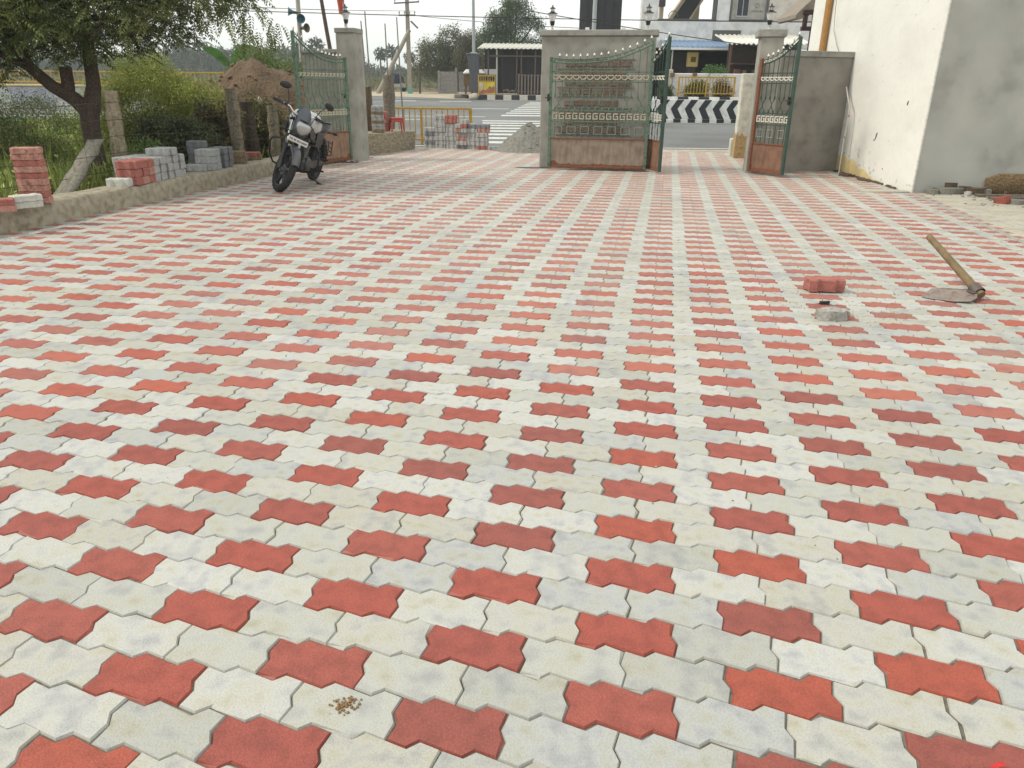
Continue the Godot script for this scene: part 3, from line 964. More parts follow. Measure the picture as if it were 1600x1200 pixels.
func white_building():
	var o = thing("white_building", "white limewashed building with a bare grey end wall, right of the yard", "building", Vector3(5.19, 0, -9.97))
	var far = Vector3(.172, 0, -4.98)
	var top = 4.6
	# end wall towards the yard's front (grey render)
	var st = begin()
	flat(st)
	quad(st, Vector3(.0, -.05, 0), Vector3(7, -.05, -.15), Vector3(7, top, -.15), Vector3(.0, top, 0))
	obj("end_wall", st, M("grey_wash", lin(.47, .47, .435), .93, {"t": "wash", "s": .17, "t2": "plaster", "s2": .14, "b": "lumps", "bs": .06}), o)
	# long limewashed wall: carries its own dirt
	var lm = StandardMaterial3D.new()
	lm.resource_name = "limewash"
	lm.albedo_texture = facade_picture(0)
	lm.roughness = .92
	lm.heightmap_enabled = true
	lm.heightmap_texture = texs["lumps"]
	lm.heightmap_scale = .25
	st = begin()
	flat(st)
	var N = 20
	for i in N:
		for k in 2:
			var f0 = i / float(N); var f1 = (i + 1) / float(N)
			var y0 = -.02 if k == 0 else 2.56; var y1 = 2.56 if k == 0 else top
			var P = [far * f1 + Vector3(0, y0, 0), far * f0 + Vector3(0, y0, 0), far * f0 + Vector3(0, y1, 0), far * f1 + Vector3(0, y1, 0)]
			var U = [Vector2(1 - f1, .998 if k == 0 else .1), Vector2(1 - f0, .998 if k == 0 else .1), Vector2(1 - f0, 0.002), Vector2(1 - f1, .002)]
			for t in [[0, 2, 1], [0, 3, 2]]:
				for j in t:
					st.set_uv(Vector2(1.0 - U[j].x, U[j].y))
					st.add_vertex(P[j])
	obj("long_wall", st, lm, o)
	st = begin()
	quad_n(st, far, far + Vector3(0, top, 0), Vector3(7, top, -4.6), Vector3(7, 0, -4.6), Vector3.FORWARD)
	quad_n(st, Vector3(7, 0, -.15), Vector3(7, 0, -4.6), Vector3(7, top, -4.6), Vector3(7, top, -.15), Vector3.RIGHT)
	quad_n(st, Vector3(0, top, 0), Vector3(7, top, -.15), Vector3(7, top, -4.6), far + Vector3(0, top, 0), Vector3.UP)
	obj("back_wall", st, M("grey_wash", Color.WHITE), o)
	# plaster arris, rounded
	obj("corner_arris", tube(begin(), [Vector3(.004, 0, -.004), Vector3(.004, top, -.004)], .012, 8), M("arris_white", lin(.66, .66, .60), .9, {"t": "plaster", "s": 2.0}), o)
	# bare brown stone at the foot of the end wall
	var n = noise3(31, 1.0, 4)
	st = begin()
	var rows = []
	for i in 26:
		var x = .93 + i * .17
		var e = n.get_noise_1d(i * 7.0) * .02
		var hh = .25 + n.get_noise_1d(i * 11.0 + 90) * .03
		if i == 0: hh *= .75
		rows.append([Vector3(x, -.02, -.03), Vector3(x, -.02, .022 + e * .6), Vector3(x, hh * .5, .020 + e), Vector3(x, hh - .015, .016 + e * .5), Vector3(x, hh, .004), Vector3(x, hh, -.03)])
	loft(st, rows, true, true, false)
	obj("stone_footing", st, M("brown_stone", lin(.25, .175, .10), .95, {"t": "soil", "s": 2.2, "t2": "cloud", "s2": 1.0, "b": "lumps", "bs": 2.0}), o)
	# holes knocked in the limewash
	st = begin()
	for h in [[.62, 1.08, .018, .03], [.78, .62, .022, .055], [.79, .56, .012, .02], [.70, .20, .01, .012]]:
		var c = far * (h[0] - .5) + Vector3(-.001, h[1], 0)
		ball(st, c, Vector3(.006, h[3], h[2]), 8, Basis(Vector3.RIGHT, .3), n, .4, 30.0)
	obj("knocked_holes", st, M("hole_dark", lin(.10, .095, .085), .95), o)
	# conduit on the long wall near the gate wall, and its couplings
	st = begin()
	var base = Vector3(-.085, 0, -2.15)
	tube(st, [base, base + Vector3(.03, .55, -.09), base + Vector3(.055, .86, -.12), base + Vector3(.06, 1.02, -.17), base + Vector3(.08, 1.10, -.30), base + Vector3(.085, 1.28, -.46)], .011, 8)
	obj("conduit", st, M("pvc_grey", lin(.42, .42, .39), .5), o)
	st = begin()
	for k in [[.03, .55, -.09], [.055, .86, -.12]]:
		ball(st, base + Vector3(k[0], k[1], k[2]), Vector3(.014, .02, .014), 8)
	obj("coupling", st, M("red_coupling", lin(.35, .06, .04), .5), o)
	# brown rainwater pipe on the far half, and a thin sagging wire
	st = begin()
	var pp = [Vector3(.0, 1.2, -4.0), Vector3(.0, 4.6, -4.0)]
	tube(st, [Vector3(.075, .4, -4.05), Vector3(.075, 4.6, -4.05)], .055, 12)
	obj("rain_pipe", st, M("pipe_brown", lin(.42, .22, .06), .55, {"t": "mottle", "s": 2.0}), o)
	st = begin()
	tube(st, [Vector3(.07, 3.4, -3.7), Vector3(.08, 2.5, -3.75), Vector3(.09, 2.15, -3.7), Vector3(.085, 1.9, -3.45), Vector3(.08, 1.72, -3.2)], .005, 5)
	obj("wire", st, M("wire_grey", lin(.2, .2, .19), .6), o)

# ---------------------------------------------------------------- the overgrown plot on the left
func stone_post(called, label, category, foot, head, r0, r1, m, group = ""):
	var o = thing(called, label, category, foot, 0.0, group)
	var n = noise3(int(absf(foot.x * 100.0 + foot.z * 37.0)), 1.0, 3)
	var st = begin()
	var rows = []
	var d = head - foot
	for i in 11:
		var f = i / 10.0
		var ring = []
		var r = lerpf(r0, r1, f)
		for k in 8:
			var a = TAU * (k + .5) / 8
			var e = 1.0 + n.get_noise_2d(f * 40.0, k * 9.0) * .16 - (.12 if i % 3 == 0 else 0.0)
			ring.append(d * f + Vector3(cos(a) * r * e, n.get_noise_2d(k * 30.0, f * 9.0) * .012, sin(a) * r * e * .8))
		rows.append(ring)
	loft(st, rows, true, true)
	obj("stone", st, m, o)
	return o

func left_field():
	var granite = M("granite_post", lin(.40, .355, .27), .93, {"t": "soil", "s": 1.6, "t2": "streak", "s2": Vector3(3, .6, 3), "b": "lumps", "bs": 1.0})
	stone_post("fence_post", "rough pale stone fence post in front of the forked tree", "post", Vector3(-4.76, -.1, -9.3), Vector3(-4.71, 1.15, -9.3), .10, .085, granite)
	stone_post("stone_strut", "grey stone beam leaning against the fence post by the tree", "beam", Vector3(-4.86, -.05, -7.95), Vector3(-4.88, .62, -9.12), .12, .10, M("granite_dark", lin(.27, .265, .235), .93, {"t": "soil", "s": 1.6, "b": "lumps", "bs": 1.0}))
	stone_post("fence_post", "square weathered fence post below the brown earth mound", "post", Vector3(-4.12, -.1, -11.6), Vector3(-4.13, 1.17, -11.6), .095, .09, M("granite_shade", lin(.27, .25, .20), .93, {"t": "soil", "s": 1.6, "b": "lumps", "bs": 1.0}))
	stone_post("fence_post", "short fence post just behind the motorcycle handlebar", "post", Vector3(-3.86, -.1, -12.55), Vector3(-3.84, .92, -12.55), .10, .085, M("granite_shade", Color.WHITE))
	stone_post("boulder_post", "dark stump of stone leaning beside the post below the mound", "post", Vector3(-4.05, -.1, -12.1), Vector3(-4.12, .98, -12.15), .13, .10, M("dark_stone", lin(.075, .06, .045), .95, {"t": "soil", "s": 1.8, "b": "lumps", "bs": 1.4}))
	# wire fence: plain strands and uprights of thin wire
	var f = thing("wire_fence", "thin rusty wire fence strung between the stone posts", "fence", Vector3.ZERO)
	var wire = M("rusty_wire", lin(.09, .065, .045), .8)
	var line = [Vector3(-5.75, 0, -4.2), Vector3(-5.3, 0, -6.8), Vector3(-4.65, 0, -9.25), Vector3(-4.04, 0, -11.55), Vector3(-3.78, 0, -12.5), Vector3(-3.65, 0, -13.6)]
	for y in [.28, .48, .66, .84, 1.02]:
		var pts = []
		for i in line.size() - 1:
			for k in 5:
				var q = line[i].lerp(line[i + 1], k / 5.0)
				pts.append(q + Vector3(R(-.01, .01), y - .035 * sin(PI * k / 5.0) + R(-.012, .012), R(-.01, .01)))
		pts.append(line[-1] + Vector3(0, y, 0))
		obj("wire", tube(begin(), pts, .0035, 4), wire, f)
	var st = begin()
	for i in line.size() - 1:
		var L = line[i].distance_to(line[i + 1])
		var c = int(L / .16)
		for k in c:
			var q = line[i].lerp(line[i + 1], (k + .5) / c)
			tube(st, [q + Vector3(R(-.01, .01), .2, 0), q + Vector3(R(-.03, .03), .6, R(-.02, .02)), q + Vector3(R(-.02, .02), 1.04, 0)], .0022, 3, false)
	tag(obj("netting", st, wire, f), "", "", "", "stuff")

	forked_tree()
	greenery()

	# heap of dug earth beyond the fence
	var n = noise3(44, .9, 5)
	st = begin()
	smooth(st)
	var N = 44
	var Hh = func(x, z):
		var d = Vector2((x - .02) / 2.6, z / 2.4).length()
		var d2 = Vector2((x + .75) / 1.3, (z - .9) / 1.2).length()
		var y = 1.70 * maxf(0.0, 1.0 - pow(d, 1.42)) 
		y = maxf(y, 1.28 * maxf(0.0, 1.0 - pow(d2, 1.4)))
		return y + (n.get_noise_2d(x * 1.5, z * 1.5) * .26 + n.get_noise_2d(x * 5.0, z * 5.0) * .11) * clampf(y * 4.0, 0, 1) - .08
	for i in N:
		for k in N:
			var q = []
			for e in [[0, 1], [1, 1], [1, 0], [0, 0]]:
				var x = lerpf(-2.9, 2.9, (i + e[0]) / float(N)); var z = lerpf(-2.7, 2.7, (k + e[1]) / float(N))
				q.append(Vector3(x, Hh.call(x, z), z))
			quad(st, q[0], q[1], q[2], q[3])
	var md = thing("earth_mound", "big heap of brown dug earth beyond the fence", "mound", Vector3(-5.2, 0, -16.2))
	obj("earth", st, M("mound_earth", lin(.175, .122, .078), .95, {"t": "soil", "s": 1.5, "t2": "cloud", "s2": .5, "b": "lumps", "bs": 3.0}), md)
	st = begin()
	for i in 240:
		var x = R(-2.2, 2.1); var z = R(-1.6, 2.3)
		var y = Hh.call(x, z)
		if y < .12: continue
		var s = R(.012, .06)
		ball(st, Vector3(x, y, z), Vector3(s, s * .7, s * R(.7, 1.1)), 5, Basis(Vector3.UP, R(0, 6)), n, .5, 20.0)
	tag(obj("clods", st, M("mound_clod", lin(.20, .14, .09), .95, {"t": "soil", "s": 2.0}), md), "", "", "", "stuff")
	st = begin()
	ball(st, Vector3(.50, Hh.call(.5, 1.55) + .06, 1.55), Vector3(.05, .12, .04), 7, Basis(), n, .3, 9.0)
	ball(st, Vector3(-.5, Hh.call(-.5, 1.3) + .03, 1.3), Vector3(.09, .04, .05), 7, Basis(), n, .3, 9.0)
	obj("pale_stone", st, M("pale_stone", lin(.5, .48, .42), .9), md)

	# banana plant behind the mound
	var b = thing("banana_plant", "young banana plant with two broad leaves behind the mound", "plant", Vector3(-8.05, .40, -23.0))
	st = begin()
	tube(st, [Vector3.ZERO, Vector3(.02, .7, 0), Vector3(0, 1.35, 0)], [.10, .085, .05], 10)
	obj("stem", st, M("banana_stem", lin(.17, .21, .07), .7, {"t": "streak", "s": Vector3(4, .6, 4)}), b)
	for e in [[-.62, .50, .75, .34], [.55, .60, .82, .30], [.1, .45, -.5, .25], [-.3, .3, .5, .24]]:
		st = begin()
		smooth(st)
		var rows = []
		for i in 13:
			var t = i / 12.0
			var c = Vector3(e[0] * t * 1.1, 1.25 + e[2] * t - .25 * t * t * t, .25 * t)
			var w = e[3] * .55 * pow(sin(PI * clampf(t * .93 + .05, 0, 1)), .6)
			var up = Vector3(-e[2], e[0], 0).normalized() if e[0] > 0 else Vector3(e[2], -e[0], 0).normalized()
			var sd = (up * .8 + Vector3(0, 0, .6)).normalized()
			rows.append([c - sd * w, c - sd * w * .5 + Vector3(0, 0, .03), c + Vector3(0, 0, .0), c + sd * w * .5 + Vector3(0, 0, .03), c + sd * w])
		loft(st, rows, false, false, false)
		obj("leaf", st, M("banana_leaf", lin(.17, .33, .10), .5, {"t": "streak", "s": Vector3(2, 2, 2), "two": true, "back": Color(.2, .4, .1)}), b)

	# culvert parapet with a yellow railing across the plot
	var pw = thing("parapet_wall", "low whitewashed parapet wall beyond the plot, under the yellow railing", "wall", Vector3(-15.5, 0, -30.2))
	obj("body", bx(-12, 4.6, .1, 1.06, -.15, .15, .02), M("parapet_white", lin(.55, .56, .56), .9, {"t": "plaster", "s": .5, "t2": "wash", "s2": .15}), pw)
	obj("coping", bx(-12.05, 4.65, 1.06, 1.14, -.2, .2, .02), M("parapet_coping", lin(.62, .50, .25), .85, {"t": "mottle", "s": 1.0}), pw)
	railing("railing", "long yellow railing on top of the whitewashed parapet", Vector3(-27.4, 1.14, -30.2), Vector3(-10.9, 1.14, -30.2), .48, .17, 2.4, false)
	# printed cloth hung on the parapet's left end
	tag(obj("cloth_banner", bx(-19.0, -17.4, .28, 1.02, -30.03, -30.01), M("cloth_grey", lin(.35, .36, .42), .9, {"t": "cloud", "s": .8})), "faded grey cloth hanging on the parapet wall behind the tree", "cloth")

func railing(called, label, a, b, h, step, post_step, low = true):
	var d = b - a
	var L = d.length()
	var o = thing(called, label, "railing", a, atan2(-d.z, d.x))
	var yel = M("railing_yellow", lin(.56, .33, .035), .5, {"t": "mottle", "s": 1.6, "t2": "streak", "s2": .9})
	obj("top_rail", bx(0, L, h - .045, h, -.024, .024, .006), yel, o)
	obj("bottom_rail", bx(0, L, .07, .105, -.018, .018, .005), yel, o)
	var n = int(round(L / post_step))
	for i in n + 1:
		var x = clampf(L * i / n, .025, L - .025)
		obj("post", bx(x - .024, x + .024, -.02, h - .047, -.0245, .0245, .004), yel, o)
	var m = int(L / step)
	for i in m:
		var x = (i + .5) * L / m
		obj("baluster", bx(x - .010, x + .010, .107, h - .047, -.010, .010), yel, o)
	return o

func forked_tree():
	var o = thing("forked_tree", "large dark forked tree with feathery leaves overhanging the fence", "tree", Vector3(-5.42, -.05, -10.05))
	var bark = M("bark_brown", lin(.21, .145, .12), .95, {"t": "bark", "s": Vector3(6, 1.5, 6), "t2": "mottle", "s2": 1.0, "b": "bark", "bs": 3.0})
	var st = begin()
	var tips = []
	tube(st, [Vector3(.02, -.1, 0), Vector3(.0, .15, 0), Vector3(-.01, .45, 0), Vector3(.0, .8, 0), Vector3(.03, 1.08, 0)], [.17, .125, .11, .11, .125], 14)
	# left limb, right limb, the sawn stub between
	tube(st, [Vector3(.03, .92, 0), Vector3(-.14, 1.10, .03), Vector3(-.36, 1.24, .06), Vector3(-.58, 1.46, .08), Vector3(-.78, 1.85, .05), Vector3(-.95, 2.4, 0)], [.105, .088, .075, .068, .06, .05], 11)
	tube(st, [Vector3(.04, .95, 0), Vector3(.12, 1.25, -.02), Vector3(.13, 1.6, -.03), Vector3(.16, 2.0, 0), Vector3(.24, 2.5, .05)], [.11, .085, .075, .07, .06], 11)
	tube(st, [Vector3(-.20, 1.13, .02), Vector3(-.17, 1.28, .03), Vector3(-.16, 1.46, .04)], [.085, .075, .072], 10)
	obj("trunk", st, bark, o)
	st = begin()
	rng.seed = 4102
	for e in [[Vector3(-.95, 2.4, 0), Vector3(-.6, .5, .2), 1.2], [Vector3(-.78, 1.85, .05), Vector3(-.8, .35, .5), 1.3], [Vector3(-.58, 1.46, .08), Vector3(-.5, .3, .8), .9], [Vector3(.24, 2.5, .05), Vector3(.8, .4, .1), 1.4], [Vector3(.16, 2.0, 0), Vector3(.95, .12, .2), 1.3], [Vector3(.14, 1.7, 0), Vector3(.8, .35, .5), 1.1], [Vector3(.24, 2.5, .05), Vector3(.1, .8, -.5), 1.2], [Vector3(.2, 2.2, 0), Vector3(.3, .3, .9), 1.2]]:
		branchy(st, e[0], e[1].normalized(), e[2] * (.55 if e[1].x > .5 else .8), .045, 2, tips, .8, 3)
	obj("limbs", st, bark, o)
	var leafm = M("neem_leaf", lin(1, 1, 1), .55, {"tint": true, "two": true, "back": Color(.25, .35, .10)})
	var pin = pinnate(7, .20, .052, .019)
	var blobs = [
		[Vector3(-1.5, 2.35, .1), Vector3(1.6, .85, 1.3)], [Vector3(-.3, 2.2, .2), Vector3(1.1, .70, 1.2)], [Vector3(.75, 2.2, .15), Vector3(1.0, .55, 1.1)],
		[Vector3(-1.25, 1.62, .3), Vector3(.75, .36, .7)], [Vector3(.40, 1.76, .1), Vector3(.62, .22, .6)], [Vector3(1.65, 2.36, .2), Vector3(.85, .27, .8)],
		[Vector3(2.15, 2.22, .2), Vector3(.34, .22, .4)], [Vector3(-2.2, 1.75, .2), Vector3(.8, .5, .8)], [Vector3(-.5, 3.1, 0), Vector3(2.2, .7, 1.6)], [Vector3(1.2, 3.0, 0), Vector3(1.5, .6, 1.2)]]
	crown(o, "crown", pin, leafm, blobs, 19000, [1.5, -.16], Color(.06, .085, .032), Color(.23, .265, .08), .7, 1.25, 91, .05)
	# hanging sprays at the crown's right edge
	var places = []; var tints = []
	for i in 110:
		var x = R(.9, 2.55)
		var p = Vector3(x, 2.20 - .06 * sin(x * 3.1) - (.16 if x > 2.0 else 0.0) + R(-.18, .1) * (1.0 + .6 * sin(x * 9.0)), R(-.3, .5))
		places.append(Transform3D(Basis.from_euler(Vector3(R(.4, 1.2), R(0, TAU), R(-.4, .4))), p))
		tints.append(Color(.09, .12, .035).lerp(Color(.22, .25, .08), rng.randf()))
	var sp = copies("hanging_sprays", pin, leafm, places, o, tints)

func shrub(called, label, at, blobs, n, mesh, m, ca, cb, smin, smax, seed_, stems = 5, gaps = [2.0, -.2], category = "bush", group = ""):
	var o = thing(called, label, category, at, 0.0, group)
	var st = begin()
	for i in stems:
		var b = blobs[i % blobs.size()]
		var q = b[0] + rv() * b[1] * .5
		tube(st, [Vector3(R(-.15, .15), -.1, R(-.15, .15)), q * .5 + Vector3(R(-.05, .05), 0, 0), q], [.025 * b[1].y + .006, .018 * b[1].y + .004, .006], 5, false)
	obj("stem", st, M("twig_brown", lin(.11, .085, .055), .9), o)
	crown(o, "foliage", mesh, m, blobs, n, gaps, ca, cb, smin, smax, seed_)
	return o

func greenery():
	var leafm = M("bush_leaf", Color.WHITE, .6, {"tint": true, "two": true, "back": Color(.3, .4, .12)})
	var small = leaf_clump(26, .13, .055, .030)
	var fine = leaf_clump(40, .14, .04, .012, .2)
	shrub("yellow_green_bush", "big yellow-green bush beyond the fence, right of the forked tree", Vector3(-5.75, 0, -12.9), [[Vector3(-.1, .85, 0), Vector3(.75, .7, .7)], [Vector3(-.3, 1.35, -.1), Vector3(.5, .40, .5)], [Vector3(.55, .8, .1), Vector3(.6, .55, .6)], [Vector3(1.0, .55, .2), Vector3(.5, .5, .5)], [Vector3(-.8, .7, 0), Vector3(.6, .6, .6)]], 2600, fine, leafm, Color(.20, .235, .05), Color(.46, .48, .115), .7, 1.3, 11, 7, [1.6, -.25])
	shrub("dark_shrub", "dark green shrub close behind the fence, below the yellow-green bush", Vector3(-4.95, 0, -11.2), [[Vector3(0, .42, 0), Vector3(.55, .40, .4)], [Vector3(.35, .35, -.1), Vector3(.4, .36, .35)]], 900, small, leafm, Color(.04, .06, .025), Color(.12, .14, .055), .7, 1.2, 12, 6, [2.0, -.3])
	shrub("dry_creeper", "brownish creeper tangled in the wire beside the square post", Vector3(-4.45, 0, -11.8), [[Vector3(0, .55, 0), Vector3(.35, .5, .2)]], 420, small, leafm, Color(.07, .06, .03), Color(.20, .17, .06), .6, 1.1, 13, 5, [3.0, -.15], "creeper")
	shrub("dry_creeper", "brownish creeper on the wire between the short post and the mound", Vector3(-4.1, 0, -12.9), [[Vector3(0, .6, 0), Vector3(.4, .5, .25)]], 420, small, leafm, Color(.08, .07, .03), Color(.22, .21, .06), .6, 1.1, 14, 5, [3.0, -.1], "creeper")
	shrub("young_plant", "young bright plant with upright stems behind the grey paver stack", Vector3(-4.72, 0, -9.95), [[Vector3(0, .30, 0), Vector3(.20, .26, .2)]], 130, small, leafm, Color(.10, .17, .04), Color(.24, .30, .09), .6, .9, 15, 4, [3.0, -.3], "plant")
	shrub("light_green_tree", "light green young tree just left of the mound top", Vector3(-6.6, .1, -20.5), [[Vector3(.1, 1.75, 0), Vector3(.55, .45, .5)], [Vector3(.55, 1.35, 0), Vector3(.5, .45, .5)], [Vector3(-.3, 1.2, 0), Vector3(.6, .45, .6)]], 360, fine, leafm, Color(.10, .15, .035), Color(.22, .29, .08), 1.2, 2.2, 16, 6, [1.2, -.2], "tree")
	shrub("roadside_bush", "green bush between the mound and the gate wall panel", Vector3(-4.6, .1, -17.8), [[Vector3(0, .9, 0), Vector3(.6, .6, .5)], [Vector3(-.2, 1.35, 0), Vector3(.4, .3, .3)]], 380, fine, leafm, Color(.09, .13, .03), Color(.20, .25, .06), 1.0, 1.8, 17, 5, [1.4, -.2])
	shrub("thorn_bush", "grey-green thorny bush under the left side of the tree", Vector3(-7.4, 0, -11.6), [[Vector3(0, .6, 0), Vector3(1.0, .48, .8)], [Vector3(-1.2, .68, .3), Vector3(1.0, .48, .7)]], 1500, fine, leafm, Color(.08, .12, .035), Color(.24, .28, .09), .8, 1.4, 18, 7, [1.6, -.1])
	# weeds: uncounted
	var st = begin()
	for i in 26:
		var p = Vector3(R(-.16, .16), 0, R(-.16, .16))
		var h = R(.10, .26)
		var d = Vector3(R(-.5, .5), 1, R(-.5, .5)).normalized()
		leaf(st, p, d, rv(), h, R(.012, .022), .1)
	for i in 14:
		var p = Vector3(R(-.15, .15), R(.04, .18), R(-.15, .15))
		leaf(st, p, (rv() + Vector3(0, .3, 0)).normalized(), Vector3.UP, R(.03, .07), R(.02, .035), .1)
	var tuft = done(st)
	var n = noise3(55, .5, 3)
	var places = []; var tints = []
	for i in 9000:
		var z = R(-23.5, -2.0)
		var kx = lerpf(-6.15, -4.45, clampf((-z - 4.2) / 8.0, 0, 1.0))
		if z < -12.4: kx = -4.3
		if z < -13.6: kx = -3.9
		var x = kx - pow(rng.randf(), 1.3) * 13.0
		var q = n.get_noise_2d(x * 2.0, z * 2.0)
		if q < -.22: continue
		if Vector2((x + 5.3) / 2.0, (z + 16.2) / 1.9).length() < .9: continue
		var s = R(.7, 1.5) * (1.0 + q * .8)
		places.append(Transform3D(Basis(Vector3.UP, R(0, TAU)).scaled(Vector3(s, s * R(.8, 1.3), s)), Vector3(x, -.05, z)))
		tints.append(Color(.14, .20, .04).lerp(Color(.36, .41, .11), clampf(.45 + q + R(-.25, .25), 0, 1)).lerp(Color(.24, .19, .09), .5 if rng.randf() < .12 else 0.0))
	tag(copies("weeds", tuft, leafm, places, null, tints), "tangle of green weeds and grass on the plot behind the fence", "weeds")
	# dry leaves and grit on the yard
	places = []; tints = []
	st = begin()
	leaf(st, Vector3(-.5, 0, 0), Vector3.RIGHT, Vector3.UP, 1.0, .4, .3)
	var lf = done(st)
	for i in 240:
		var w = to_world(Vector3(R(-5.5, 3.1), 0, -pow(rng.randf(), .7) * 13.5))
		var s = R(.006, .022)
		places.append(Transform3D(Basis.from_euler(Vector3(R(-.3, .3), R(0, TAU), R(-.3, .3))).scaled(Vector3(s, s, s)), Vector3(w.x, .003, w.z)))
		tints.append(Color(.05, .04, .03).lerp(Color(.22, .15, .07), rng.randf()))
	tag(copies("leaf_litter", lf, M("litter", Color.WHITE, .9, {"tint": true, "two": true}), places, null, tints), "scattered dry leaf scraps and grit on the pavers", "litter")

# ---------------------------------------------------------------- beyond the gate
func palm_crown(n, l, droop, w):
	var st = begin()
	for i in n:
		var a = TAU * i / n + R(-.2, .2)
		var e = R(-.1, .9)
		var pts = []
		for k in 7:
			var t = k / 6.0
			pts.append(Vector3(cos(a) * l * t, l * (e * t - droop * t * t), sin(a) * l * t))
		for k in 6:
			var d = (pts[k + 1] - pts[k]).normalized()
			for s in [-1.0, 1.0]:
				var sd = d.cross(Vector3.UP).normalized() * s
				for j in 3:
					leaf(st, pts[k].lerp(pts[k + 1], j / 3.0), (sd * .8 + d * .5 + Vector3.DOWN * .5).normalized(), Vector3.UP, w * (1.15 - k / 7.0), w * .16)
	return done(st)

func far_tree(called, label, category, at, trunk_h, blobs, n, mesh, m, ca, cb, smin, smax, seed_, group = ""):
	var o = thing(called, label, category, at, 0.0, group)
	var st = begin()
	tube(st, [Vector3(0, -.3, 0), Vector3(.1, trunk_h * .5, 0), Vector3(0, trunk_h, 0)], [.30, .22, .18], 8)
	for b in blobs: tube(st, [Vector3(0, trunk_h * .8, 0), (b[0] + Vector3(0, trunk_h, 0)) * .5, b[0]], [.14, .09, .04], 6)
	obj("trunk", st, M("far_bark", lin(.09, .07, .055), .95), o)
	crown(o, "crown", mesh, m, blobs, n, [.55, -.12], ca, cb, smin, smax, seed_)
	return o

